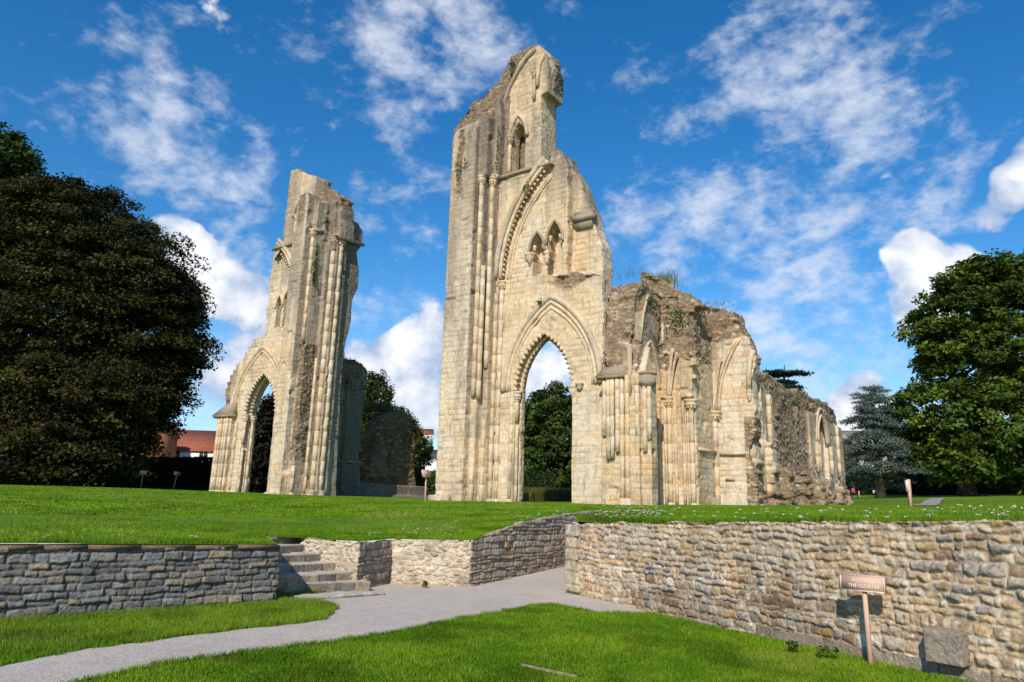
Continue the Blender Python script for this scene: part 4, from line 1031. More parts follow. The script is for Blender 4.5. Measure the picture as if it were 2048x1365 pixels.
M['lawn'] = mat_lawn()
build_terrace()

# lower ground: lawn, gravel path and ramp
def lowz(X, Y):
    """height of the lower ground: level by the camera, rising along the ramp"""
    X = np.asarray(X, float); Y = np.asarray(Y, float)
    s = (X - M1[0]) * RE[0] + (Y - M1[1]) * RE[1]
    z = np.interp(s, [-1.0, 0, 4.8, 5.4, 6.9], [0, .02, .21, .5, 1.68])
    return z
PATHPX = [(-160, 1372), (0, 1336), (150, 1302), (300, 1284), (400, 1270), (500, 1259), (600, 1248), (648, 1240), (668, 1228), (664, 1216), (640, 1206), (600, 1203), (560, 1203)]
PATHPX2 = [(1200, 1228), (1130, 1214), (1100, 1209), (1060, 1213), (1000, 1226), (900, 1242), (820, 1259), (760, 1270), (660, 1285), (520, 1302), (400, 1318), (260, 1341), (150, 1366), (40, 1396), (-160, 1440)]
def build_lower():
    lp = [onZ(a, b, 0)[:2] for a, b in PATHPX]; lp2 = [onZ(a, b, 0)[:2] for a, b in PATHPX2]
    # lawn sheet under everything in front of the walls
    X, Y = np.meshgrid(np.arange(-26, 20, .4), np.arange(-30, 27.2, .4)); nx = X.shape[1]; ny = X.shape[0]
    P = np.stack([X.ravel(), Y.ravel(), lowz(X, Y).ravel()], 1); P[:, 2] -= .012
    i = np.arange(nx * ny).reshape(ny, nx); F = np.stack([i[:-1, :-1].ravel(), i[:-1, 1:].ravel(), i[1:, 1:].ravel(), i[1:, :-1].ravel()], 1)
    # leave out what lies under the upper lawn
    cen = P[F].mean(1); inside = inpoly(cen[:, 0], cen[:, 1], TPOLY)
    near = np.zeros(len(F), bool); B = np.array(dens_line([tuple(p) for p in TERR], .3))
    for s in range(0, len(F), 4000): near[s:s + 4000] = np.min(np.linalg.norm(cen[s:s + 4000, None, :2] - B[None], axis=2), axis=1) < .9
    F = F[(~inside) | near]
    P[inpoly(P[:, 0], P[:, 1], TPOLY), 2] = np.minimum(P[inpoly(P[:, 0], P[:, 1], TPOLY), 2], .3)
    o = link('lower_lawn', to_mesh('lower_lawn', P, F, M['lawn'], lawn_col(P), True)); tag(o, kind='structure')
    # gravel
    poly = [tuple(p) for p in lp] + [tuple(ST['bl'] + np.array([.05, 0])), tuple(ST['br'] + np.array([.1, .3])), tuple(M0 + np.array([0, .2])), tuple(M1 + np.array([0, .1]))] + [tuple(M1 + RE * 6.7)] + [tuple(RW0 + RE * 6.5)] + [tuple(RW0 + np.array([.1, 0])), tuple(RW0 + RD * 2.9 + np.array([.05, .02]))] + [tuple(p) for p in lp2]
    bd = dens_line(poly, .12); bd = [(p[0] + .035 * (vnoise(np.array([[p[0] * 6, p[1] * 6, .5]]), 3)[0] - .5), p[1] + .05 * (vnoise(np.array([[p[0] * 6, p[1] * 6, 4.5]]), 3)[0] - .5)) for p in bd]
    X, Y = np.meshgrid(np.arange(-9, 7, .13), np.arange(4, 26, .13)); q = np.stack([X.ravel(), Y.ravel()], 1) + RNG.normal(0, .01, (X.size, 2)); q = q[inpoly(q[:, 0], q[:, 1], bd)]
    r = delaunay_2d_cdt([Vector(p) for p in bd] + [Vector(p) for p in q], [], [list(range(len(bd)))], 1, 1e-5)
    V = np.array([(p[0], p[1]) for p in r[0]]); Fc = np.array([f for f in r[2] if len(f) == 3]); a = V[Fc]
    area = (a[:, 1, 0] - a[:, 0, 0]) * (a[:, 2, 1] - a[:, 0, 1]) - (a[:, 1, 1] - a[:, 0, 1]) * (a[:, 2, 0] - a[:, 0, 0]); Fc[area < 0] = Fc[area < 0][:, ::-1]
    P = np.column_stack([V, lowz(V[:, 0], V[:, 1]) + .004]); P[:, 2] += .012 * fbm(P, (2, 2, 1), 3, 9)
    lo = fbm(P, (.6, .6, 1), 3, 31); mid = fbm(P, (2.5, 2.5, 1), 3, 32)
    c = lerp((.57, .49, .415), (.71, .62, .53), lo); c = lerp(c, (.62, .49, .38), .6 * sstep(.5, .7, mid) * sstep(.4, .6, lo)); c = c * (.88 + .24 * fbm(P, (9, 9, 1), 2, 35))[:, None]
    o = link('gravel_path', to_mesh('gravel_path', P, Fc, M['gravel'], c, True)); tag(o, kind='structure')
    return poly
M['gravel'] = mat_vc('gravel', bump=((45, .03), (130, .016)), rough=.95, var=.55, vscale=60.0, speck=.6, speckscale=70.0, speckcol=(.55, .52, .50))
GPOLY = build_lower()

# ================================================================== RETAINING WALLS AND STEPS
WC = dict(tan=np.array([.40, .285, .165]), brown=np.array([.235, .150, .085]), ochre=np.array([.42, .25, .085]), pale=np.array([.52, .46, .355]), mort=np.array([.46, .42, .345]), grey=np.array([.20, .185, .17]),
          slate=np.array([.098, .092, .085]), slate2=np.array([.150, .140, .125]), rust=np.array([.24, .13, .06]), buff=np.array([.50, .375, .215]))
def wall_field(U, V, P, style, seed):
    lo = fbm(P, (.7, .7, .7), 3, seed + 1); mid = fbm(P, 3.0, 4, seed + 2); hi = fbm(P, 14, 3, seed + 3); hh = fbm(P, 40, 2, seed + 4)
    wu = U + .10 * (fbm(P, 2.6, 3, seed + 5) - .5); wv = V + .085 * (fbm(P, (3.2, 3.2, 3.2), 3, seed + 6) - .5)
    if style in ('rubble', 'pale'):
        if style == 'rubble':
            w1, w2 = fbm(P, 7.5, 2, seed + 15) - .5, fbm(P, 7.5, 2, seed + 16) - .5
            ID, ed = blocks(U + .20 * (fbm(P, 2.2, 2, seed + 17) - .5) + .08 * w1, V + .11 * (fbm(P, (2.0, 2.0, 2.0), 2, seed + 18) - .5) + .07 * w2, (.045, .15), (.075, .33), seed)
            ed = ed + .022 * (hi - .5); e = np.clip(ed / .05, 0, 1) * .45; st = sstep(.004, .015, ed)
        else:
            F1, F2, ID = worley2(wu, wv, .21, .105, seed, .8); e = F2 - F1 + .16 * (hi - .5); st = sstep(.06, .22, e)
        I2 = (ID * 7.77) % 1; I3 = (ID * 31.3) % 1
        if style == 'rubble':
            c = lerp(WC['tan'], WC['brown'], sstep(.35, .75, ID)); c = lerp(c, WC['grey'] * 1.15, .8 * sstep(.72, .8, I2)); c = lerp(c, WC['ochre'], .6 * sstep(.80, .9, I3)); c = lerp(c, WC['pale'], sstep(.92, .95, (ID * 17.9) % 1))
            c = lerp(c, WC['buff'], sstep(.55, .30, lo) * .4)
        else:
            c = lerp(np.array([.47, .385, .27]), np.array([.36, .28, .19]), ID); c = lerp(c, WC['ochre'], .6 * sstep(.75, .9, I2)); c = lerp(c, WC['pale'], .7 * sstep(.8, .9, I3))
        c = c * (.55 + .9 * mid)[:, None] * (.65 + .7 * hi)[:, None] * (.75 + .5 * hh)[:, None]
        lich = sstep(.62, .70, fbm(P, 9, 3, seed + 8)); c = lerp(c, WC['pale'] * 1.12, .7 * lich)
        mt = (WC['mort'] if style == 'pale' else np.array([.43, .375, .295])) * (.6 + .8 * mid)[:, None] * (.7 + .6 * hi)[:, None]; c = lerp(mt, c, st * (1 if style == 'pale' else (.55 + .45 * sstep(.3, .55, fbm(P, 1.6, 3, seed + 33)))))
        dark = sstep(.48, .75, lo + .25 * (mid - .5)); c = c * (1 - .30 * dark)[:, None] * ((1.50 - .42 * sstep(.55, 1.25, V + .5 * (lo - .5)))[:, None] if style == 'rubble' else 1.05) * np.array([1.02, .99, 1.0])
        prot = .036 * (I2 - .45)
        d = .026 * sstep(.02, .40, e) + prot * st + .055 * (mid - .5) + .030 * (hi - .5) + .010 * (hh - .5)
    else:
        rows, lens = ((.06, .16), (.12, .40)) if style == 'slate' else ((.30, .34), (.42, .72))
        if style == 'plinth': wu = U + .02 * (mid - .5); wv = V
        ID, ed = blocks(wu, wv, rows, lens, seed); I2 = (ID * 7.77) % 1; I3 = (ID * 31.3) % 1
        ed = ed + .012 * (hi - .5); st = sstep(.004, .022, ed)
        if style == 'slate':
            c = lerp(WC['slate'], WC['slate2'], ID); c = lerp(c, np.array([.19, .155, .12]), .8 * sstep(.62, .8, I2)); c = lerp(c, WC['tan'] * .62, .8 * sstep(.90, .95, I3)); c = lerp(c, np.array([.185, .185, .18]), .6 * sstep(.75, .9, (ID * 13.1) % 1))
            c = c * (.62 + .75 * mid)[:, None] * (.78 + .44 * hh)[:, None]; c = lerp(c, np.array([.30, .29, .26]), .5 * sstep(.66, .74, fbm(P, 8, 3, seed + 8)))
            c = lerp(np.array([.10, .09, .075]) * np.ones_like(c), c, st) * 1.4; d = .026 * sstep(.0, .022, ed) + .045 * (I3 - .5) + .05 * (mid - .5) + .016 * (hi - .5) + .006 * (hh - .5)
        else:
            c = lerp(np.array([.235, .18, .125]), np.array([.30, .24, .175]), ID) * (.6 + .8 * mid)[:, None] * (.8 + .4 * hh)[:, None]; c = lerp(c, WC['grey'] * .8, .6 * sstep(.5, .72, lo + .3 * (mid - .5))); c = lerp(c, WC['pale'], .6 * sstep(.70, .76, fbm(P, 8, 3, seed + 8)))
            c = lerp(np.array([.15, .115, .08]) * np.ones_like(c), c, sstep(.003, .012, ed)); d = .012 * sstep(0, .02, ed) + .018 * (I3 - .5) + .03 * (mid - .5) + .012 * (hi - .5) + .004 * (hh - .5)
    return c, d
def stone_wall(name, path, zb, zt, thick, style, res, seed, parent=None, off=(0, 0, 0), proud=0.0, tint=None):
    """path: plan points left to right as seen from the front; style: name or list per segment"""
    path = [np.asarray(p, float) for p in path]; ns = len(path) - 1
    sty = style if isinstance(style, list) else [style] * ns
    U = []; XY = []; NN = []; SG = []; ZB_ = []; ZT_ = []; u0 = 0
    for k in range(ns):
        a, b = path[k], path[k + 1]; L = np.linalg.norm(b - a); n = max(2, int(L / res)); t = np.linspace(0, 1, n, endpoint=(k == ns - 1))
        d = (b - a) / L; nv = np.array([d[1], -d[0]])
        U.append(u0 + t * L); XY.append(a + (b - a) * t[:, None]); NN.append(np.tile(nv, (len(t), 1))); SG.append(np.full(len(t), k)); ZB_.append(zb[k] + (zb[k + 1] - zb[k]) * t); ZT_.append(zt[k] + (zt[k + 1] - zt[k]) * t); u0 += L
    U = np.concatenate(U); XY = np.concatenate(XY); NN = np.concatenate(NN); SG = np.concatenate(SG); ZB_ = np.concatenate(ZB_); ZT_ = np.concatenate(ZT_)
    K = max(1, int(.05 / res)); ker = np.ones(2 * K + 1) / (2 * K + 1)
    NS = np.stack([np.convolve(np.pad(NN[:, c], K, mode='edge'), ker, 'valid') for c in (0, 1)], 1); NS /= np.linalg.norm(NS, axis=1)[:, None]
    ZT_ = ZT_ + .045 * (fbm(np.stack([U, U * 0, U * 0], 1), (3.5, 1, 1), 3, seed + 50) - .5) * (0 if style == 'plinth' else 1)
    H = (ZT_ - ZB_).max(); nv_ = max(4, int(H / res)); nt = max(3, int(thick / (res * 2)))
    m_ = len(U); rows = []; cols = []
    for k in range(len(np.unique(SG))): pass
    tv_ = np.linspace(0, 1, nv_ + 1)
    UU = np.tile(U, nv_ + 1 + nt); Z = np.concatenate([ZB_ + (ZT_ - ZB_) * t for t in tv_] + [ZT_ for _ in range(nt)])
    W_ = np.concatenate([np.zeros(m_ * (nv_ + 1))] + [np.full(m_, thick * (k + 1) / nt) for k in range(nt)])
    X0 = np.tile(XY[:, 0], nv_ + 1 + nt) - np.tile(NS[:, 0], nv_ + 1 + nt) * W_; Y0 = np.tile(XY[:, 1], nv_ + 1 + nt) - np.tile(NS[:, 1], nv_ + 1 + nt) * W_
    P = np.stack([X0, Y0, Z], 1); VV = Z + W_
    SS = np.tile(SG, nv_ + 1 + nt); C = np.zeros((len(P), 3)); D = np.zeros(len(P))
    for s_ in sorted(set(sty)):
        mk = np.isin(SS, [i for i, q in enumerate(sty) if q == s_])
        # soft seam: computed for all points of these segments
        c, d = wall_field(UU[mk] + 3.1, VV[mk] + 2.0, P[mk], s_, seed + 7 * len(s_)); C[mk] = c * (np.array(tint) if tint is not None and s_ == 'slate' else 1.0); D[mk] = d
    top = W_ > 0; tn = np.tile(NS, (nv_ + 1 + nt, 1)); edge = np.clip((np.tile(ZT_, nv_ + 1 + nt) - Z) / .03, 0, 1)
    fr = np.where(top, 0, 1.0)
    P[:, 0] += tn[:, 0] * (D * fr + proud); P[:, 1] += tn[:, 1] * (D * fr + proud)
    P[:, 2] += np.where(top | (edge < .01), (D - .03) * .9, 0)
    i = np.arange(len(P)).reshape(nv_ + 1 + nt, m_)
    F = np.stack([i[:-1, :-1].ravel(), i[:-1, 1:].ravel(), i[1:, 1:].ravel(), i[1:, :-1].ravel()], 1)
    # back face and ends
    bk = i[-1]; B2 = P[bk].copy(); B2[:, 2] -= .8; n0 = len(P); P = np.concatenate([P, B2]); C = np.concatenate([C, C[bk]])
    j = n0 + np.arange(m_); F = np.concatenate([F, np.stack([bk[:-1], bk[1:], j[1:], j[:-1]], 1)])
    o = link(name, to_mesh(name, P - np.array(off), F, M['wall'], C), parent)
    return o

# ---- left wall of dark coursed stone with a coping
def left_wall():
    base = (LW0[0], LW0[1], 0); root = empty('retaining_wall', base)
    tag(root, 'low dark grey stone retaining wall with a brown coping left of the steps', 'garden wall')
    far = LW1 - LD * 9.5
    zl = lambda p: float(ht(p[0], p[1])[0]) - .045
    pts = [far, LW1, ST['bl'] + np.array([-.25, .25]), ST['tl'] + np.array([-.02, .2])]
    zt = [zl(far) - .02, .90, .90, .94]
    stone_wall('wall_face', pts, [-.1] * 4, zt, .35, 'slate', .018, 501, root, base)
    b = MB(); rg = np.random.default_rng(8); L = np.linalg.norm(LW1 - far); s = 0; nv = np.array([LD[1], -LD[0]])
    while s < L - .05:
        l = min(rg.uniform(.55, 1.0), L - s); a = far + LD * (s + .006); c = far + LD * (s + l - .006)
        za, zc = np.interp([s, s + l], [0, L], [zt[0], zt[1]]); za += rg.uniform(-.008, .008); fr = .05 + rg.uniform(-.015, .015)
        q = [a + nv * fr, c + nv * fr, c - nv * .34, a - nv * .34]
        b.hexa([(p[0], p[1], z - .012) for p, z in zip(q, (za, zc, zc, za))] + [(p[0], p[1], z + .05) for p, z in zip(q, (za, zc, zc, za))]); s += l
    V, F = b.arrays()
    c = lerp((.13, .085, .05), (.21, .15, .10), fbm(V, 2.0, 3, 4))
    o = link('coping', to_mesh('coping', V - np.array(base), F, M['wall'], c), root)
left_wall()
# ---- middle wall, turning the corner up the ramp
def middle_wall():
    base = (M1[0], M1[1], 0); root = empty('retaining_wall', base)
    tag(root, 'rough stone wall between the steps and the ramp, pale facing left and dark grey along the ramp', 'garden wall')
    pts = [ST['tr'] + np.array([-.1, .12]), ST['br'], M0, M1, M1 + RE * 2.2, M1 + RE * 4.6, RA]
    zt = [.94, .92, .93, .98, 1.36, 1.58, 1.70]; zb = [.1, -.1, -.1, -.1, -.1, 0, .9]
    stone_wall('wall_face', pts, zb, zt, .08, ['pale', 'slate', 'pale', 'slate', 'slate', 'slate'], .02, 521, root, base, tint=(1.75, 1.55, 1.28))
middle_wall()
def right_wall():
    base = (RW0[0], RW0[1], 0); root = empty('retaining_wall', base)
    tag(root, 'long rough brown rubble retaining wall on the right with grass along its top', 'garden wall')
    far = RW0 + RD * 16.5; z0, z1 = 1.42, 1.84
    pts = [RB - np.array([0, .0]), RW0 + RE * .05 + np.array([.02, 0]), RW0 + RD * .05, far]
    pts = [RB, RW0, far]
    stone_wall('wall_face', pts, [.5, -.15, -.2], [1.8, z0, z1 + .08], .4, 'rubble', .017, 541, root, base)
    # projecting ashlar footing at the near end
    p0, p1 = RW0 + RD * 5.1, far; nv = np.array([RD[1], -RD[0]])
    pl = stone_wall('footing', [p0 - nv * .05, p0 + nv * .035, p1 + nv * .05], [-.25, -.25, -.35], [.17, .17, .12], .2, 'plinth', .02, 561, root, base)
    # dressed corner stones
    b = MB(); d2 = RE
    for k, (h, l) in enumerate(((.27, .42), (.22, .34), (.25, .40), (.2, .36), (.24, .45), (.17, .5))):
        z = 1.42 - sum((.27, .22, .25, .2, .24, .17)[:k + 1]); q = [RW0 + nv * .075 - d2 * .04, RW0 + RD * l + nv * .075, RW0 + RD * l - nv * .2, RW0 - nv * .05 + d2 * l * .8 + np.array([-.0, .0])]
        b.hexa([(p[0], p[1], z + .006) for p in q] + [(p[0], p[1], z + h - .006) for p in q])
    V, F = b.arrays(); V, F = remesh(V, F, .025); N = vnormals(V, F); V = V + N * (.05 * (fbm(V, 6, 4, 9) - .5))[:, None]
    zc = 1.42 - np.cumsum([0, .27, .22, .25, .2, .24, .17]); jd = np.min(np.abs(V[:, 2][:, None] - zc[None]), axis=1); ki = np.clip(np.searchsorted(-zc, -V[:, 2]), 0, 6).astype(int); rr = np.array([.2, .9, .4, .75, .1, .6, .5])[ki]
    c = lerp((.34, .28, .20), (.50, .40, .27), np.clip(.5 * fbm(V, 4, 4, 5) + .5 * rr, 0, 1)); c = lerp(c, WC['grey'] * 1.4, .8 * sstep(1.12, 1.3, V[:, 2])); c = lerp(c, WC['pale'] * 1.1, .7 * sstep(.58, .66, fbm(V, 7, 3, 12))) * (.5 + 1.0 * fbm(V, 14, 3, 6))[:, None]; jn = sstep(.022, .006, jd); c = c * (1 - .5 * jn)[:, None]; V = V - N * (.022 * jn + .03 * (rr - .5) * 0)[:, None]
    link('corner_stones', to_mesh('corner_stones', V - np.array(base), F, M['wall'], c), root)
right_wall()
def steps():
    fr = [((610, 1197), (773, 1186), .05), ((556, 1169), (742, 1163), .20), ((556, 1153), (718, 1143), .35), ((558, 1131), (690, 1124), .50), ((558, 1111), (664, 1106), .65), ((558, 1092), (640, 1088), .80), ((540, 1076), (616, 1073), .945)]
    base = (-4.0, 14.3, 0); root = empty('stone_steps', base); tag(root, 'flight of seven worn stone steps rising from the gravel to the upper lawn', 'steps')
    lines = [(onZ(*a, z), onZ(*b, z)) for a, b, z in fr]; rg = np.random.default_rng(2)
    cl = np.array([-.52, .85, 0])
    for k, (a, b) in enumerate(lines):
        d = (b - a) / np.linalg.norm(b - a); dep = .62 if k < 6 else .34
        a2 = a - d * (.25 if k else 0.0); z0 = a[2] - .24
        bk = np.array([-d[1], d[0], 0])
        m_ = MB(); n = 7
        for q in range(n):
            t0, t1 = q / n, (q + 1) / n; p0 = a2 + (b - a2) * t0; p1 = a2 + (b - a2) * t1; j0 = bk * 0
            m_.hexa([(*p0[:2], z0), (*p1[:2], z0), (*(p1 + bk * dep)[:2], z0), (*(p0 + bk * dep)[:2], z0), (*p0[:2], a[2]), (*p1[:2], a[2]), (*(p1 + bk * dep)[:2], a[2]), (*(p0 + bk * dep)[:2], a[2])])
        V, F = m_.arrays(); V, F = remesh(V, F, .022); N = vnormals(V, F)
        u = V @ d; I2, ed = blocks(u + .03 * fbm(V, 5, 2, 3), V[:, 2] * 0 + .1, (1, 1.1), (.3, .62), 20 + k)
        mid = fbm(V, 5, 4, 30 + k); jn = sstep(.015, .004, ed)
        V = V + N * (.05 * (mid - .5) + .03 * (fbm(V, 2, 2, 60 + k) - .5) - .015 * jn)[:, None]
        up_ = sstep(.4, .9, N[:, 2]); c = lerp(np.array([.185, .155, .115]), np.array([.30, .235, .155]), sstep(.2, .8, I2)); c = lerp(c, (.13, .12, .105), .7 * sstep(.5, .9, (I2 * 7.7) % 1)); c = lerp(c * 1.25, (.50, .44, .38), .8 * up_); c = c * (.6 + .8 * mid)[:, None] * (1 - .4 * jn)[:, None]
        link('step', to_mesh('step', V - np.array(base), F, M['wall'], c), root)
steps()

def wall_at(px, py):
    d = ray(px, py); nv = np.array([RD[1], -RD[0]]); t = ((RW0 - CAM[:2]) @ nv) / (d[:2] @ nv); return (CAM + d * t)[:2]
# loose block built against the right wall
def block():
    nv = np.array([RD[1], -RD[0]]); p = wall_at(1905, 1300)
    b = MB(); w_ = .19; q = [p - RD * w_ + nv * .22, p + RD * w_ + nv * .16, p + RD * w_ - nv * .1, p - RD * w_ - nv * .1]
    b.hexa([(*a, .15) for a in q] + [(*(a), z) for a, z in zip(q, (.50, .49, .52, .52))])
    V, F = b.arrays(); V, F = remesh(V, F, .018); N = vnormals(V, F); V = V + N * (.03 * (fbm(V, 8, 4, 3) - .5))[:, None]
    c = lerp((.22, .19, .145), (.31, .26, .195), fbm(V, 5, 4, 3)) * (.75 + .5 * fbm(V, 20, 3, 8))[:, None]
    o = link('stone_block', to_mesh('stone_block', V - np.array([p[0], p[1], .16]), F, M['wall'], c), None, (p[0], p[1], .16)); tag(o, 'squared grey stone block jutting from the foot of the right rubble wall', 'stone block')
block()

# ================================================================== SIGNS
def sign(loc_, rz, h, wd, hh, label, words=None, lean=0.0, r=.03, tilt=-.25, mt='sign_wood', grp='wooden notices on posts'):
    root = empty('sign', tuple(loc_), rz); tag(root, label, 'sign', grp)
    root.rotation_euler = (0, lean, rz)
    b = MB(); b.lathe([(r, -.2), (r, h * .5), (r * .95, h), (r * .5, h + .005)], (0, 0, 0), 10); b.build('post', M[mt], root, smooth=True)
    p = MB(); t = .022; p.box((-wd / 2, -t, 0), (wd / 2, t, hh)); po = p.build('board', M[mt], root); po.location = (0, -.03, h - .02); po.rotation_euler = (tilt, 0, 0)
    e = MB(); k = .010
    for (x0, z0, x1, z1) in ((-wd / 2, 0, wd / 2, k), (-wd / 2, hh - k, wd / 2, hh), (-wd / 2, k, -wd / 2 + k, hh - k), (wd / 2 - k, k, wd / 2, hh - k)): e.box((x0, -t - .004, z0), (x1, -t + .001, z1))
    e.build('rim', M['sign_edge'] if mt == 'sign_wood' else M[mt], po)
    if words:
        for (txt, sz, x, z) in words:
            c = bpy.data.curves.new('lettering', 'FONT'); c.body = txt; c.size = sz; c.align_x = 'CENTER'; c.extrude = .001; c.materials.append(M['letter'])
            to_ = bpy.data.objects.new('lettering', c); COL.objects.link(to_); me = bpy.data.meshes.new_from_object(to_.evaluated_get(bpy.context.evaluated_depsgraph_get())); bpy.data.objects.remove(to_); o = link('lettering', me, po); o.location = (x, -t - .003, z); o.rotation_euler = (math.pi / 2, 0, 0)
    return root
g = onZ(1742, 1331, 0)
sg = sign(g, math.radians(-50), .84, .52, .185, 'nearest wooden notice, on a round post in front of the brown rubble wall', [('SITE OF', .055, -.03, .108), ('THE CLOISTER', .056, .02, .042)], lean=-.008, r=.03, tilt=-.06)
def on_lawn(px, py, Y):
    p = onY(px, py, Y); return np.array([p[0], p[1], float(ht(p[0], p[1])[0])])
sign(on_lawn(568, 993, 40), math.radians(-18), 1.05, .62, .34, 'small pinkish notice on a post at the foot of the narrow left tower', lean=.02, r=.03)
sign(on_lawn(850, 1004, 33), math.radians(62), 1.12, .60, .32, 'pale notice seen from the side on a thin post left of the tall tower', lean=-.02, r=.035)
sign(on_lawn(281, 980, 52), math.radians(-15), 1.0, .6, .3, 'dark notice on a post in the tree shade, left of the narrow tower', lean=.03, mt='dark_board')
sign(on_lawn(346, 982, 54), math.radians(40), 1.1, .5, .28, 'dark leaning notice nearest the shaded hedge end, beside the narrow tower', lean=.12, mt='dark_board')
def waypost():
    p = on_lawn(1822, 1016, 30); root = empty('marker_post', tuple(p), .3); tag(root, 'slim wooden marker post with a small side plate beside the far path', 'post')
    b = MB(); b.box((-.055, -.055, -.2), (.055, .055, 1.12)); b.build('post', M['sign_wood'], root)
    b = MB(); b.box((-.10, -.04, .62), (-.062, .09, 1.08)); b.build('plate', M['sign_edge'], root)
waypost()

# ================================================================== GRASS
def blades(name, XY, Z, hgt, wid, col, lean=.35, seed=0, mat='grass'):
    rg = np.random.default_rng(seed); n = len(XY); a = rg.uniform(0, 2 * np.pi, n); b = rg.uniform(0, 2 * np.pi, n)
    h = hgt * rg.uniform(.55, 1.15, n); l = lean * h * rg.uniform(.2, 1.3, n); w_ = wid * rg.uniform(.7, 1.3, n)
    dx, dy = np.cos(a) * w_ / 2, np.sin(a) * w_ / 2; lx, ly = np.cos(b) * l, np.sin(b) * l
    V = np.empty((n, 5, 3)); x, y = XY[:, 0], XY[:, 1]
    V[:, 0] = np.stack([x - dx, y - dy, Z - .01], 1); V[:, 1] = np.stack([x + dx, y + dy, Z - .01], 1)
    V[:, 2] = np.stack([x + dx * .8 + lx * .35, y + dy * .8 + ly * .35, Z + h * .6], 1); V[:, 3] = np.stack([x - dx * .8 + lx * .35, y - dy * .8 + ly * .35, Z + h * .6], 1)
    V[:, 4] = np.stack([x + lx, y + ly, Z + h], 1)
    i = np.arange(n)[:, None] * 5; Q = i + np.array([[0, 1, 2, 3]]); T = i + np.array([[3, 2, 4]])
    return link(name, to_mesh(name, V.reshape(-1, 3), [Q, T], M[mat], np.repeat(col, 5, axis=0)))
def grass_col(XY, seed, dry=.25, dark=1.0):
    P = np.column_stack([XY, np.zeros(len(XY))]); rg = np.random.default_rng(seed)
    lo = fbm(P, (.8, .8, 1), 3, 601); mid = fbm(P, (3, 3, 1), 3, 602); r = rg.random(len(XY))
    c = lerp((.088, .205, .006), (.215, .345, .014), sstep(.25, .75, .6 * lo + .35 * mid + .3 * (r - .35))); c = lerp(c, (.36, .36, .07), dry * sstep(.60, .95, r * .6 + .5 * mid))
    clov = sstep(.60, .68, fbm(P, (1.1, 1.1, 1), 4, 655)); c = c * (1 - .32 * clov)[:, None]; worn = sstep(.60, .74, fbm(P, (.55, .55, 1), 3, 671)); c = lerp(c, (.27, .30, .05), .5 * worn); return c * dark * rg.uniform(.62, 1.3, len(XY))[:, None]
def visible(XY, z, mar=40):
    v = np.column_stack([XY, np.full(len(XY), z) if np.isscalar(z) else z]) - CAM; d = v @ fw
    x = 1024 + F_PX * (v @ rt) / d; y = 682.5 - F_PX * (v @ up) / d
    return (d > .5) & (x > -mar) & (x < 2048 + mar) & (y < 1365 + mar * 2) & (y > -mar)
def seg_dist(XY, pts):
    d = np.full(len(XY), 1e9)
    for a, b in zip(pts[:-1], pts[1:]):
        ab = np.array(b) - np.array(a); t = np.clip(((XY - np.array(a)) @ ab) / (ab @ ab), 0, 1); d = np.minimum(d, np.linalg.norm(XY - (np.array(a) + t[:, None] * ab), axis=1))
    return d
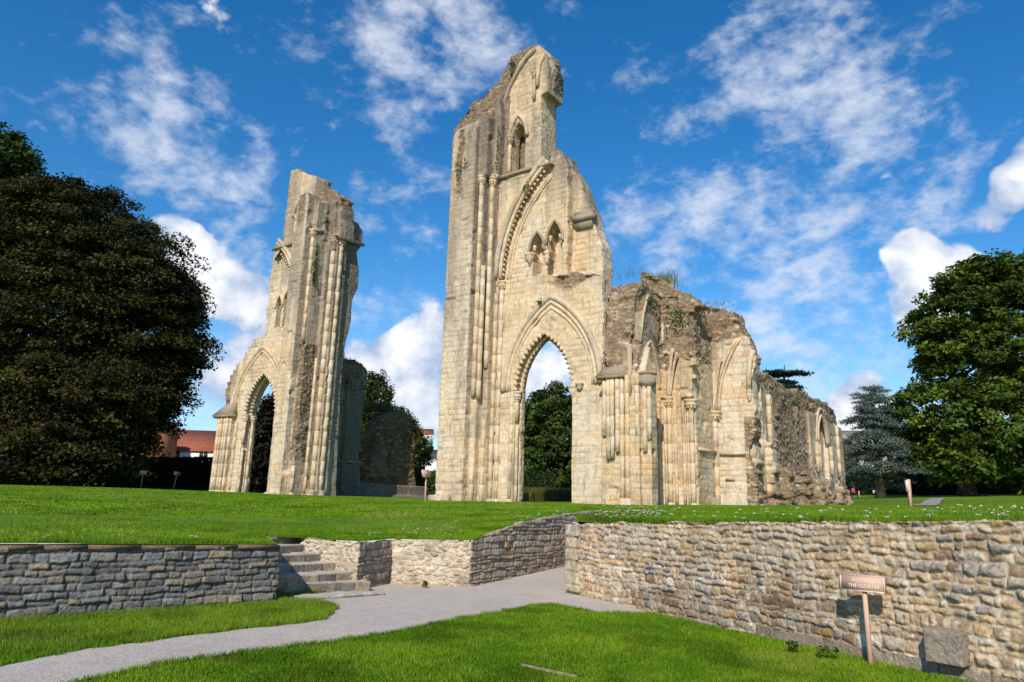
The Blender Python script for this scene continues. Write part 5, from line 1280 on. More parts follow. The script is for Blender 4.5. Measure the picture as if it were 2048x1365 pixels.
def build_grass():
    rg = np.random.default_rng(21)
    # lower lawns
    n = 900000; XY = np.column_stack([rg.uniform(-9, 7.5, n), 5.2 + 12 * rg.random(n) ** 1.35]); gp = [tuple(p) for p in GPOLY]
    creep = (seg_dist(XY, gp + [gp[0]]) < .02 + .10 * np.clip(fbm(np.column_stack([XY, XY[:, 0] * 0]), (5, 5, 1), 3, 12) - .42, 0, 1)) if False else None
    dg = np.full(len(XY), 9.0); vis = visible(XY, 0); dg[vis] = seg_dist(XY[vis], gp + [gp[0]]); creep = dg < .30 * np.clip(fbm(np.column_stack([XY, XY[:, 0] * 0]), (4, 4, 1), 3, 12) - .40, 0, 1)
    k = vis & (~inpoly(XY[:, 0], XY[:, 1], gp) | creep) & ~inpoly(XY[:, 0], XY[:, 1], TPOLY); XY = XY[k]
    de = seg_dist(XY, [tuple(p) for p in GPOLY] + [tuple(GPOLY[0])]); left = (XY[:, 0] < -1.0) & (XY[:, 1] > 8.0) & (seg_dist(XY, [tuple(LWL), tuple(LW1)]) < 3.2)
    dl = seg_dist(XY, [tuple(LW1 - LD * 12), tuple(LW1)]); left &= (XY @ np.array([LD[1], -LD[0]]) - LW1 @ np.array([LD[1], -LD[0]])) < 2.6
    soil = seg_dist(XY, [tuple(onZ(1045, 1332, 0)[:2]), tuple(onZ(1160, 1356, 0)[:2])]); XY = XY[soil > .07]; left = left[soil > .07]; de = de[soil > .07]
    wob = fbm(np.column_stack([XY, XY[:, 0] * 0]), (1.5, 1.5, 1), 3, 5)
    h = np.where(left, .075, .040) * (.7 + .6 * wob) + .02 * (de < .12); c = grass_col(XY, 3, .3)
    c = lerp(c, (.24, .27, .05), .30 * left * wob)
    o = blades('lawn_grass', XY, np.zeros(len(XY)), h, .0065, c, .55, 4); tag(o, kind='stuff')
    # upper lawn: longer fringe along the wall tops, mown behind
    edge = [tuple(LWL), tuple(LW1), tuple(ST['tl']), tuple(ST['tr']), tuple(ST['br']), tuple(M0), tuple(M1), tuple(RA)]; edge2 = [tuple(RB), tuple(RW0), tuple(RWR)]
    n = 900000; XY = np.column_stack([rg.uniform(-11, 12, n), rg.uniform(6, 24, n)]); XY = XY[inpoly(XY[:, 0], XY[:, 1], TPOLY)]
    d1 = seg_dist(XY, edge); d2 = seg_dist(XY, edge2); d = np.minimum(d1, d2); p = np.where(d < 1.3, 1.0, .45 * np.exp(-(d - 1.3) / 3.0)); k = (rg.random(len(XY)) < p) & (d > .10); XY, d, d2 = XY[k], d[k], d2[k]
    lw = seg_dist(XY, [tuple(LWL), tuple(LW1)]); k = (lw > .32); XY, d, d2 = XY[k], d[k], d2[k]
    Z = ht(XY[:, 0], XY[:, 1]); k = visible(XY, Z, 260); XY, d, d2, Z = XY[k], d[k], d2[k], Z[k]
    wob = fbm(np.column_stack([XY, XY[:, 0] * 0]), (1.2, 1.2, 1), 3, 6); r2 = np.exp(-d2 / .7)
    h = .045 + .06 * np.exp(-d / .8) * wob + .15 * r2 * wob; c = grass_col(XY, 5, .2); c = c * (1 - .25 * r2)[:, None]
    o = blades('terrace_grass', XY, Z, h, .009, c, .5, 6); tag(o, kind='stuff')
    n = 330000; r = 22 + 30 * rg.random(n); a = rg.uniform(-.75, .75, n); XY = np.column_stack([r * np.sin(a), r * np.cos(a)]); XY = XY[inpoly(XY[:, 0], XY[:, 1], TPOLY)]
    Z = ht(XY[:, 0], XY[:, 1]); k = visible(XY, Z); XY, Z = XY[k], Z[k]; o = blades('mown_grass', XY, Z, .045, .022, grass_col(XY, 7, .2), .6, 8); tag(o, kind='stuff')
    # white flower heads in the fringe
    V = []; C = []; st = []
    spots = [(1190, 1330, 1012, 1044, 110), (1330, 2048, 1016, 1046, 75), (800, 930, 1040, 1076, 40), (1010, 1150, 1025, 1042, 34), (30, 420, 1058, 1078, 16), (720, 760, 1062, 1076, 8)]
    pos = []
    for (x0, x1, y0, y1, n_) in spots:
        for _ in range(n_):
            px, py = rg.uniform(x0, x1), rg.uniform(y0, y1)
            # walk along the view ray until it meets the lawn plus the stem height
            hh = rg.uniform(.10, .24) if x0 > 1000 else rg.uniform(.08, .16); dd = ray(px, py); dd = dd / dd[1]
            for Y in np.arange(7, 34, .1):
                q = CAM + dd * Y
                if inpoly(np.array([q[0]]), np.array([q[1]]), TPOLY)[0] and q[2] - ht(q[0], q[1])[0] < hh: pos.append((q[0], q[1], float(ht(q[0], q[1])[0]), hh)); break
    mbf = MB(); stem = MB()
    for (x, y, z, hh) in pos:
        r = rg.uniform(.018, .034) if hh > .1 else .02; stem.tube([(x, y, z), (x + .01, y, z + hh)], .0022, 3)
        for _ in range(7):
            a, q = rg.uniform(0, 6.28), r * math.sqrt(rg.random()); cx, cy, cz = x + q * math.cos(a), y + q * math.sin(a), z + hh + rg.uniform(-.006, .008); s = r * .45; t = rg.uniform(0, 3)
            dx, dy = s * math.cos(t), s * math.sin(t); mbf.add([(cx - dx, cy - dy, cz), (cx + dy, cy - dx, cz + .005), (cx + dx, cy + dy, cz), (cx - dy, cy + dx, cz - .005)], [(0, 1, 2, 3)])
    nf = mbf.n; ns_ = stem.n; V2, F2 = stem.arrays(); V1, F1 = mbf.arrays()
    o = link('lawn_flowers', to_mesh('lawn_flowers', np.concatenate([V1, V2]), [F1[0]] + [f + nf for f in F2], M['petal'], np.concatenate([np.tile((.80, .80, .72), (nf, 1)), np.tile((.05, .11, .015), (ns_, 1))]))); tag(o, kind='stuff')
build_grass()
def soil_strip():
    a, b = onZ(1042, 1331, 0), onZ(1162, 1357, 0); n = 14; t = np.linspace(0, 1, n); d = (b - a) / np.linalg.norm(b - a); nn = np.array([-d[1], d[0], 0]); V = []
    for k in range(n):
        w_ = .05 + .025 * math.sin(k * 1.9) - .045 * abs(2 * t[k] - 1) ** 3; p = a + (b - a) * t[k]; V += [p - nn * w_ + [0, 0, .002], p + [0, 0, .022], p + nn * w_ + [0, 0, .002]]
    i = np.arange(n - 1)[:, None] * 3; F = np.concatenate([i + np.array([[0, 3, 4, 1]]), i + np.array([[1, 4, 5, 2]])]); o = link('bare_soil', to_mesh('bare_soil', V, F, M['wall'], np.tile((.30, .23, .16), (len(V), 1)), True)); tag(o, kind='structure')
soil_strip()
def far_path():
    pl = [(1832, 1016), (1850, 1003), (1863, 994), (1884, 992), (1874, 1000), (1866, 1008), (1855, 1016)]; Ys = [30, 45, 60, 62, 48, 38, 30]
    P = np.array([onY(a, b, Y) for (a, b), Y in zip(pl, Ys)]); mid = [(P[0] + P[6]) / 2, (P[1] + P[4]) / 2, (P[2] + P[3]) / 2]; wds = [.75, .75, .8]; V = []; F = []
    L = np.array(mid); n = 24
    for k in range(n + 1):
        t = k / n * 2; i = min(int(t), 1); p = L[i] + (L[i + 1] - L[i]) * (t - i); d = L[i + 1] - L[i]; nn = np.array([d[1], -d[0], 0]) / np.linalg.norm(d[:2])
        for s in (-.5, .5):
            q = p + nn * s; V.append((q[0], q[1], float(ht(q[0], q[1])[0]) + .07))
        if k: F.append((2 * k - 2, 2 * k - 1, 2 * k + 1, 2 * k))
    o = link('far_path', to_mesh('far_path', V, np.array(F), M['gravel'], np.tile((.36, .31, .29), (len(V), 1)))); tag(o, kind='structure')
far_path()

# ================================================================== TREES
def leaf_cloud(C, Nn, size, col, rg, aspect=.55):
    n = len(C); r = rg.normal(size=(n, 3)); T = np.cross(Nn, r); T /= np.linalg.norm(T, axis=1)[:, None] + 1e-9; B = np.cross(Nn, T); s = np.asarray(size)[:, None]
    V = np.empty((n, 4, 3)); V[:, 0] = C - T * s; V[:, 1] = C - B * s * aspect + Nn * s * .12; V[:, 2] = C + T * s; V[:, 3] = C + B * s * aspect + Nn * s * .12
    F = np.arange(n)[:, None] * 4 + np.array([[0, 1, 2, 3]])
    return V.reshape(-1, 3), F, np.repeat(col, 4, axis=0)
def crown(ells, nclump, nleaf, rc, lsize, cols, rg, flat=.6, droop=.0, shell=.45, upw=.6, cvar=.3):
    """clumps of leaves near the surface of a set of ellipsoids (centre, radii)"""
    vol = np.array([e[1][0] * e[1][1] * e[1][2] for e in ells]) ** .67; pick = rg.choice(len(ells), nclump * 3, p=vol / vol.sum())
    E = np.array([e[0] for e in ells])[pick]; R = np.array([e[1] for e in ells])[pick]; d = rg.normal(size=(len(pick), 3)); d /= np.linalg.norm(d, axis=1)[:, None]
    rr = 1 - shell * rg.random(len(pick)) ** 1.6; P = E + d * R * rr[:, None]
    deep = np.zeros(len(P), bool)
    for c, r in ells:
        q = np.linalg.norm((P - np.array(c)) / np.array(r), axis=1); deep |= q < .5
    P, d = P[~deep][:nclump], d[~deep][:nclump]; n = len(P)
    sz = rc * rg.uniform(.45, 1.5, n); k = np.repeat(np.arange(n), nleaf); u = rg.normal(size=(len(k), 3)); u /= np.linalg.norm(u, axis=1)[:, None]; u *= (rg.random(len(k)) ** .45)[:, None]
    o = u * sz[k][:, None] * np.array([1, 1, flat]); out = d[k]; hd = np.linalg.norm(o[:, :2], axis=1); C = P[k] + o
    C[:, 2] -= droop * np.maximum(0, (o[:, :2] * out[:, :2]).sum(1)) ; N = rg.normal(size=C.shape) * .55 + np.array([0, 0, upw]) + out * .45; N /= np.linalg.norm(N, axis=1)[:, None]
    cc = np.array(cols)[rg.choice(len(cols), n)] * rg.uniform(1 - cvar, 1 + cvar, n)[:, None]; col = cc[k] * rg.uniform(.75, 1.3, len(k))[:, None]
    V, F, c4 = leaf_cloud(C, N, lsize * rg.uniform(.6, 1.3, len(k)), col, rg)
    return V, F, c4, P
def limbs(b, base, top, r, targets, rg, nb=14):
    p0, p1 = np.array(base, float), np.array(top, float); t = np.linspace(0, 1, 9)[:, None]; P = p0 + (p1 - p0) * t; P[:, :2] += rg.normal(0, .08 * r * 3, (9, 2)) * t; R = r * (1 - .75 * t[:, 0]); R[0] *= 1.5; R[1] *= 1.12; b.tube(P, R, 10)
    if len(targets) == 0: return
    for q in targets[rg.choice(len(targets), min(nb, len(targets)), replace=False)]:
        s = np.clip((q[2] - p0[2]) / (p1[2] - p0[2]) - .28, .15, .9); a = p0 + (p1 - p0) * s; tt = np.linspace(0, 1, 6)[:, None]; L = a + (q - a) * tt; L[:, 2] += np.sin(tt[:, 0] * np.pi) * np.linalg.norm(q - a) * .08; L += rg.normal(0, .07, L.shape) * tt
        b.tube(L, r * .42 * (1 - s * .5) * (1 - .85 * tt[:, 0]) + .015, 6)
def tree(name, label, base, ells, nclump, nleaf, rc, lsize, cols, seed, trunk_r=.4, trunk_top=None, nb=16, group=None, **kw):
    rg = np.random.default_rng(seed); base = np.array(base, float); root = empty(name, tuple(base)); tag(root, label, 'tree', group)
    V, F, c, P = crown(ells, nclump, nleaf, rc, lsize, cols, rg, **kw); link('crown', to_mesh('crown', V, F, M['leaf'], c), root)
    b = MB(); tt = trunk_top or (0, 0, max(e[0][2] for e in ells)); limbs(b, (0, 0, -.4), tt, trunk_r, P, rg, nb); b.build('trunk', M['bark'], root, smooth=True)
    return root
def gz(x, y): return float(ht(x, y)[0])
def at(px, py, Y, base_z=None):
    p = onY(px, py, Y); return p
COPPER = [(.030, .033, .008), (.046, .044, .009), (.018, .023, .007), (.038, .033, .009)]
def beech():
    X, Y = -34.0, 58.0; zb = gz(X, Y); E_ = []; k_ = 1.25
    def el(px, py, dY, rx, rz, ry=None): rx, rz = rx * k_, rz * k_; p = onY(px, py, Y + dY); E_.append(((p[0] - X, dY, p[2] - zb), (rx, ry or rx, rz)))
    el(60, 620, 0, 8.0, 7.0); el(150, 470, 0, 5.0, 3.6); el(250, 560, -1, 4.6, 4.0); el(285, 650, 0, 3.9, 4.0); el(318, 600, 1, 2.6, 2.4); el(340, 690, 1, 2.2, 3.0); el(260, 770, 0, 3.4, 2.9); el(150, 800, -2, 5.5, 3.4); el(40, 800, -2, 5, 3.6); el(300, 790, 1, 2.0, 1.7); el(-60, 560, 0, 6, 6); el(60, 900, -3, 6, 2.4); el(200, 860, -2, 3.2, 2.0); el(150, 905, -4, 3.2, 1.8)
    el(110, 420, 1, 3.0, 2.2)
    tree('beech_tree', 'huge dark copper-leaved tree with drooping tiers filling the left edge', (X, Y, zb), E_, 2300, 230, 1.45, .15, COPPER, 5, .9, (0, 0, 15), 26, flat=.42, droop=.32, shell=.5, upw=.65, cvar=.45)
beech()
def green_left():
    X, Y = -50.0, 64.0; zb = gz(X, Y); E_ = []
    for (px, py, r) in ((-40, 330, 2.4), (10, 330, 1.3), (-70, 450, 2.6), (-60, 600, 2.6), (30, 318, .8), (-10, 290, 1.0)): p = onY(px, py, Y); r *= 1.9; E_.append(((p[0] - X, 0, p[2] - zb), (r, r, r * .9)))
    tree('broadleaf_tree', 'green-leaved tree top showing above the dark copper-leaved tree at the left edge', (X, Y, zb), E_, 420, 110, 1.1, .24, [(.035, .06, .012), (.028, .045, .01), (.045, .075, .015)], 7, .4, (-.6, 0, 15), 12, cvar=.35)
green_left()
def walnut():
    Y = 70.0; p = onY(1935, 985, Y); X, zb = p[0], gz(p[0], Y); E_ = []
    def el(px, py, dY, rx, rz): q = onY(px, py, Y + dY); E_.append(((q[0] - X, dY, q[2] - zb), (rx, rx, rz)))
    el(1990, 600, 0, 5.4, 4.4); el(1910, 640, -1, 4.0, 3.4); el(2040, 560, 1, 4.2, 3.4); el(1890, 690, -2, 2.9, 2.6); el(1960, 730, -1, 5.2, 4.2); el(2060, 700, 0, 6, 5.5); el(1870, 820, -1, 4.4, 2.8); el(1820, 850, 1, 2.6, 1.9); el(1960, 850, -3, 5.4, 3.6); el(2050, 850, -2, 5.0, 4.4); el(1880, 910, -3, 2.6, 1.7); el(2030, 920, -4, 3.0, 1.8); el(1925, 925, -3, 3.0, 1.7); el(2070, 945, -3, 3.4, 2.2); el(1855, 895, -1, 2.2, 1.6); el(1975, 550, 0, 2.4, 2.0); el(1905, 575, 0, 1.9, 1.6); el(1850, 660, -1, 1.5, 1.6)
    tree('walnut_tree', 'big spreading green tree with open leafy crown on the right edge', (X, Y, zb), E_, 900, 125, 1.15, .24, [(.072, .108, .013), (.052, .084, .011), (.09, .124, .015), (.04, .07, .011)], 9, .65, (0, 0, 14), 30, flat=.55, droop=.35, shell=.42, upw=.7, cvar=.5)
walnut()
def cedar(name, label, base, H, spread, ntier, cols, seed, z0=.12, lsize=.12, r=.35, nleaf=26, flat_top=False, dens=1.0, slope=.12, zj=0.0, upt=.16, thick=.16):
    rg = np.random.default_rng(seed); root = empty(name, tuple(base)); tag(root, label, 'tree'); b = MB(); C = []; N = []; K = []; S = []
    P = np.array([(0, 0, -.4), (rg.normal(0, .1), rg.normal(0, .1), H * .3), (rg.normal(0, .15), 0, H * .65), (0, 0, H)]); b.tube(np.array([P[0], P[0] * .5 + P[1] * .5, P[1], P[1] * .5 + P[2] * .5, P[2], P[3]]), [r * 1.3, r, r * .85, r * .65, r * .45, .04], 9)
    for t in range(ntier):
        f = (t + rg.uniform(-.3, .3)) / ntier; z = H * (z0 + (1 - z0) * f); L = spread * ((1 - f) ** .8 * .9 + .1) if not flat_top else spread * (.75 + .35 * math.sin(f * 3.0)) * (1 if f < .9 else .7)
        for k in range(rg.integers(5, 8)):
            a = rg.uniform(0, 2 * np.pi); l = L * rg.uniform(.5, 1.15); up_ = rg.uniform(-.04, upt) * l * (.5 + f); z_ = z + rg.normal(0, 1) * zj; n = 7; s = np.linspace(0, 1, n); Q = np.stack([np.cos(a) * l * s, np.sin(a) * l * s, z_ + up_ * s + slope * l * np.sin(s * np.pi) - .10 * l * s ** 2], 1); b.tube(Q, .07 * (1 - .85 * s) * r / .35 + .012, 5)
            m_ = int(12 * l * dens) + 3
            for q in range(m_):
                u = rg.uniform(.18, 1.0); c = np.array([np.interp(u, s, Q[:, i]) for i in range(3)]); w_ = .42 * l * (1.1 - u) + .25; side = rg.uniform(-1, 1) * w_; c[0] += -np.sin(a) * side; c[1] += np.cos(a) * side; c[2] += rg.normal(0, .05) - .10 * abs(side)
                C.append(c); S.append(rg.uniform(.22, .42))
    C = np.array(C); S = np.array(S); k = np.repeat(np.arange(len(C)), nleaf); o = rg.normal(size=(len(k), 3)) * S[k][:, None] * np.array([.75, .75, thick]); N = rg.normal(size=o.shape) * .6 + np.array([0, 0, .8]); N /= np.linalg.norm(N, axis=1)[:, None]
    cc = np.array(cols)[rg.choice(len(cols), len(C))][k] * rg.uniform(.7, 1.3, len(k))[:, None]; V, F, c4 = leaf_cloud(C[k] + o, N, lsize * rg.uniform(.6, 1.3, len(k)), cc, rg, .35)
    link('crown', to_mesh('crown', V, F, M['leaf'], c4), root); b.build('trunk', M['bark'], root, smooth=True); return root
p = onY(1763, 1001, 70); H = onY(1745, 775, 70)[2] - gz(p[0], 70)
cedar('cedar_tree', 'young blue-grey cedar with tiered branches between the ruin and the big green tree', (p[0], 70, gz(p[0], 70)), H, 4.9, 21, [(.155, .205, .17), (.105, .15, .125), (.18, .23, .195), (.07, .11, .09)], 12, .15, .10, .42, 17, dens=.8, slope=.16, zj=.28, upt=.42, thick=.24)
p = onY(1562, 730, 62); H = p[2] - gz(p[0], 62)
cedar('cedar_tree', 'dark flat-topped cedar whose crown alone shows above the right ruin', (p[0] + .3, 62, gz(p[0], 62)), H, 1.9, 7, [(.02, .045, .02), (.03, .06, .028)], 14, .55, .14, .4, 30, True, slope=.05)
YEW = [(.045, .068, .014), (.062, .080, .016), (.03, .05, .012)]
def yew():
    Y = 72.0; p = onY(775, 985, Y); X, zb = p[0], gz(p[0], Y); E_ = []
    for (px, py, rx, rz) in ((752, 815, 1.5, 3.2), (742, 870, 2.0, 3.6), (785, 865, 2.2, 2.4), (808, 868, 1.2, 2.0), (770, 900, 3.4, 4.0), (830, 910, 1.6, 2.2), (735, 780, 1.2, 1.6)): q = onY(px, py, Y); E_.append(((q[0] - X, 0, q[2] - zb), (rx, rx, rz)))
    tree('yew_tree', 'dark yew with pointed green tips behind the rubble stump', (X, Y, zb), E_, 620, 90, .62, .15, YEW, 21, .5, (0, 0, 7), 10, flat=1.2, shell=.4, upw=.5, cvar=.4)
yew()
def arch_trees():
    G1 = [(.048, .075, .014), (.062, .092, .016), (.035, .055, .012)]
    Y = 92.0; p = onY(1095, 985, Y); X, zb = p[0], gz(p[0], Y); E_ = []
    for (px, py, rx, rz) in ((1090, 830, 3.4, 3.0), (1110, 815, 3.0, 3.0), (1125, 880, 4.2, 4.2), (1075, 890, 3.6, 4.0), (1100, 930, 5, 3.6), (1150, 850, 3.2, 3.4)): q = onY(px, py, Y); E_.append(((q[0] - X, 0, q[2] - zb), (rx, rx, rz)))
    tree('round_tree', 'rounded dark green tree framed by the open arch of the tall tower', (X, Y, zb), E_, 560, 90, .95, .24, G1, 23, .5, (0, 0, 9), 12, cvar=.4)
    Y = 84.0; p = onY(1048, 985, Y); X, zb = p[0], gz(p[0], Y); E_ = []
    for (px, py, rx, rz) in ((1052, 905, 1.5, 1.7), (1045, 935, 1.6, 1.6), (1062, 920, 1.1, 1.5)): q = onY(px, py, Y); E_.append(((q[0] - X, 0, q[2] - zb), (rx, rx, rz)))
    tree('small_tree', 'smaller brighter green tree at the left inside the open arch', (X, Y, zb), E_, 160, 80, .6, .18, [(.045, .075, .015), (.055, .09, .016)], 24, .2, (0, 0, 3.5), 6, cvar=.3)
    Y = 64.0; p = onY(520, 985, Y); X, zb = p[0], gz(p[0], Y)
    tree('dark_tree', 'very dark tree seen only through the doorway of the narrow left tower', (X, Y, zb), [((0, 0, 4.0), (2.6, 2.4, 4.6)), ((1.2, 0, 6.0), (1.8, 1.6, 2.6)), ((-1.0, .5, 2.5), (2.0, 2, 2.6))], 320, 90, .8, .2, [(.020, .014, .010), (.018, .02, .009)], 25, .3, (0, 0, 7), 8, cvar=.3)
arch_trees()
def hedge(name, label, a, b, wd, h, cols, seed, n=26000, lsize=.12, cat='hedge', bump=.25):
    rg = np.random.default_rng(seed); a = np.array(a, float); b = np.array(b, float); L = np.linalg.norm(b - a); d = (b - a) / L; nn = np.array([-d[1], d[0]]); c0 = (a + b) / 2; z0 = gz(*c0)
    t = rg.uniform(0, 1, n); f = rg.random(n); hh = h * (1 + .12 * (vnoise(np.stack([t * L * .5, t * 0, t * 0], 1), seed) - .5)); top = f < wd / (wd + 2 * h); side = np.where(rg.random(n) < .7, -1, 1)
    s = np.where(top, rg.uniform(-wd / 2, wd / 2, n), side * (wd / 2)); z = np.where(top, hh, rg.uniform(0, 1, n) * hh); s = s + rg.normal(0, bump * .35, n); z = z + rg.normal(0, bump * .3, n)
    XY = a + d * (t * L)[:, None] + nn * s[:, None]; Z = ht(XY[:, 0], XY[:, 1]) + np.maximum(z, .02); P = np.column_stack([XY - c0, Z - z0]); N = rg.normal(size=P.shape) * .6; N[:, 2] += np.where(top, 1, .2); N[:, :2] += nn * (np.where(top, 0, side) * .8)[:, None]; N /= np.linalg.norm(N, axis=1)[:, None]
    cc = np.array(cols)[rg.choice(len(cols), n)] * rg.uniform(.6, 1.4, n)[:, None] * (.7 + .6 * fbm(P, .7, 3, seed))[:, None]; V, F, c4 = leaf_cloud(P, N, lsize * rg.uniform(.6, 1.3, n), cc, rg)
    b_ = MB(); q = [a - nn * wd * .38, b - nn * wd * .38, b + nn * wd * .38, a + nn * wd * .38]; b_.hexa([(p[0] - c0[0], p[1] - c0[1], gz(*p) - z0 - .2) for p in q] + [(p[0] - c0[0], p[1] - c0[1], gz(*p) - z0 + h * .9) for p in q])
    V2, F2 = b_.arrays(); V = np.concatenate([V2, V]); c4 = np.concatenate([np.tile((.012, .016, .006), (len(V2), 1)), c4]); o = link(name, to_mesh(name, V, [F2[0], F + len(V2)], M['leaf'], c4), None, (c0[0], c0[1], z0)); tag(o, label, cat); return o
def px_xy(px, Y): p = onY(px, 980, Y); return (p[0], Y)
def hz(px, py, Y): p = onY(px, py, Y); return p[2] - gz(p[0], Y)
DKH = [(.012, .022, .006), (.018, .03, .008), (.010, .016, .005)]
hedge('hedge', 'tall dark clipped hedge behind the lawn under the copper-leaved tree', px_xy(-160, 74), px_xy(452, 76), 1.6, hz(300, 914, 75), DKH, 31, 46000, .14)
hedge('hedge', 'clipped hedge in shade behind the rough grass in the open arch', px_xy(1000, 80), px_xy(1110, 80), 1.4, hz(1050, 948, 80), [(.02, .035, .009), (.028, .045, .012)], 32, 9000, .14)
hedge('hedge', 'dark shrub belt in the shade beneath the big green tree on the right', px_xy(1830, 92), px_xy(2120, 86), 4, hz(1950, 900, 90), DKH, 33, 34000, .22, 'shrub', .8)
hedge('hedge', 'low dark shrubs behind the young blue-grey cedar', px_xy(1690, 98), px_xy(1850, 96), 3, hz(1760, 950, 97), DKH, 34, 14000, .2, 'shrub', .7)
hedge('hedge', 'small sunlit bush left of the tall tower, below the far white cottage', px_xy(826, 60), px_xy(872, 60), 1.6, hz(850, 950, 60), [(.05, .065, .015), (.035, .05, .012)], 35, 6000, .13, 'shrub', .5)
def yellow_bush():
    Y = 78; p = onY(1696, 985, Y); X, zb = p[0], gz(p[0], Y); E_ = []
    for (px, py, r) in ((1694, 915, 1.1), (1688, 940, 1.2), (1700, 900, .8)): q = onY(px, py, Y); E_.append(((q[0] - X, 0, q[2] - zb), (r, r, r * 1.2)))
    tree('golden_shrub', 'golden-green shrub at the far end of the right ruin, beside the young cedar', (X, Y, zb), E_, 90, 60, .5, .15, [(.16, .14, .012), (.09, .11, .014)], 36, .12, (0, 0, 3), 5)
yellow_bush()
def rough_grass():
    rg = np.random.default_rng(44); n = 26000; a0, a1 = px_xy(1025, 66), px_xy(1165, 66); XY = np.column_stack([rg.uniform(a0[0] - .5, a1[0] + 2, n), rg.uniform(60, 78, n)]); Z = ht(XY[:, 0], XY[:, 1])
    c = lerp((.15, .14, .03), (.09, .12, .02), rg.random(n)) * rg.uniform(.6, 1.2, n)[:, None]; c = lerp(c, (.20, .13, .05), .6 * (rg.random(n) > .6))
    o = blades('rough_grass', XY, Z, 1.15, .06, c, .4, 3); tag(o, kind='stuff')
rough_grass()

# ================================================================== HOUSES AND SMALL FAR THINGS
def quad_roof(b, x0, x1, y0, y1, z0, z1, over=.3, t=.12):
    ym = (y0 + y1) / 2
    for s, ye in ((-1, y0 - over), (1, y1 + over)):
        zz = z0 - over * (z1 - z0) / ((y1 - y0) / 2)
        b.hexa([(x0 - over, ye, zz - t), (x1 + over, ye, zz - t), (x1 + over, ym, z1 - t), (x0 - over, ym, z1 - t), (x0 - over, ye, zz), (x1 + over, ye, zz), (x1 + over, ym, z1), (x0 - over, ym, z1)])
def house(name, label, base, rz, L, D, hw, hr, wall, roof, wins=(), chim=None, aerial=False):
    root = empty(name, base, rz); tag(root, label, 'house'); b = MB(); b.box((-L / 2, -D / 2, -1.5), (L / 2, D / 2, hw))
    for sx in (-1, 1):
        x = sx * L / 2; b.add([(x, -D / 2, hw), (x, D / 2, hw), (x, 0, hw + hr), (x - sx * .2, -D / 2, hw), (x - sx * .2, D / 2, hw), (x - sx * .2, 0, hw + hr)], [(0, 1, 4, 3), (1, 2, 5, 4), (2, 0, 3, 5)], [(0, 1, 2), (3, 5, 4)])
    b.build('wall', M[wall], root, fix=True); r = MB(); quad_roof(r, -L / 2, L / 2, -D / 2, D / 2, hw, hw + hr); ro = r.build('roof', M[roof], root, fix=True)
    if chim is not None:
        c = MB(); c.box((chim - .3, -.3, hw + hr - .5), (chim + .3, .3, hw + hr + .75)); c.box((chim - .36, -.36, hw + hr + .6), (chim + .36, .36, hw + hr + .7)); c.lathe([(.12, 0), (.1, .3)], (chim, 0, hw + hr + .75), 8); ch = c.build('chimney', M['brick'], ro)
        if aerial:
            a = MB(); a.tube([(chim, .1, hw + hr + .5), (chim, .1, hw + hr + 3.2)], .03, 5)
            for k, z in enumerate((2.2, 2.35, 2.5, 2.65)): a.tube([(chim - .5 + .06 * k, .1, hw + hr + z), (chim + .5 - .06 * k, .1, hw + hr + z)], .018, 4)
            a.build('aerial', M['dark_metal'], ro)
    for (x, z, w_, h_, face) in wins:
        f = MB(); 
        if face == 'f':
            y = -D / 2; f.box((x - w_ / 2 - .06, y - .05, z - .06), (x + w_ / 2 + .06, y + .02, z + h_ + .06)); p = MB(); p.box((x - w_ / 2, y - .07, z), (x + w_ / 2 - w_ * .52, y - .03, z + h_)); p.box((x + w_ * .04, y - .07, z), (x + w_ / 2, y - .03, z + h_))
        else:
            y = L / 2; f.box((y - .02, x - w_ / 2 - .06, z - .06), (y + .05, x + w_ / 2 + .06, z + h_ + .06)); p = MB(); p.box((y + .03, x - w_ / 2, z), (y + .07, x + w_ / 2, z + h_))
        fo = f.build('window', M['white_paint'], root); p.build('pane', M['pane'], fo)
    return root
def gp3(px, Y): p = onY(px, 980, Y); return (p[0], Y, gz(p[0], Y))
def zat(px, py, Y): return onY(px, py, Y)[2]
g = gp3(412, 120); ze, zr = zat(412, 900, 120) - g[2], zat(412, 857, 120) - g[2]
house('red_roof_house', 'white house with a red tiled roof and aerial behind the hedge', (g[0] - 3.6, 124, g[2]), math.radians(4), 11.5, 8.4, ze, zr - ze, 'white_wall', 'roof', [(-2.2, ze - 1.5, 1.3, 1.1, 'f'), (2.2, ze - 1.5, 1.3, 1.1, 'f')], -4.6, True)
g = gp3(318, 112); ze, zr = zat(318, 866, 112) - g[2], zat(318, 838, 112) - g[2]
house('brick_house', 'orange brick house side half hidden behind the copper-leaved tree', (g[0] - 4.6, 115, g[2]), math.radians(-4), 6.6, 7.0, ze, zr - ze, 'brick', 'roof', [(-.8, ze - 2.2, 1.2, 1.3, 'f')])
g = gp3(849, 150); ze, zr = zat(849, 914, 150) - g[2], zat(849, 898, 150) - g[2]
house('cottage', 'small far white cottage with a dark slate roof between the two towers', (g[0] + .5, 152, g[2]), math.radians(-20), 5.2, 5.0, ze, zr - ze, 'white_wall', 'slate', [(-1.2, ze - 1.7, .9, 1.1, 'f'), (1.0, ze - 1.7, .9, 1.1, 'f')])
g = gp3(848, 420); 
house('hill_house', 'distant pale house on the wooded hill, left of the tall tower', (g[0], 400, zat(848, 884, 400)), .2, 11, 8, 4.2, 3, 'white_wall', 'roof', [(-2.5, 1.5, 1.4, 1.4, 'f'), (2.5, 1.5, 1.4, 1.4, 'f')])
g = gp3(1775, 128); ze, zr = zat(1775, 890, 128) - g[2], zat(1775, 858, 128) - g[2]
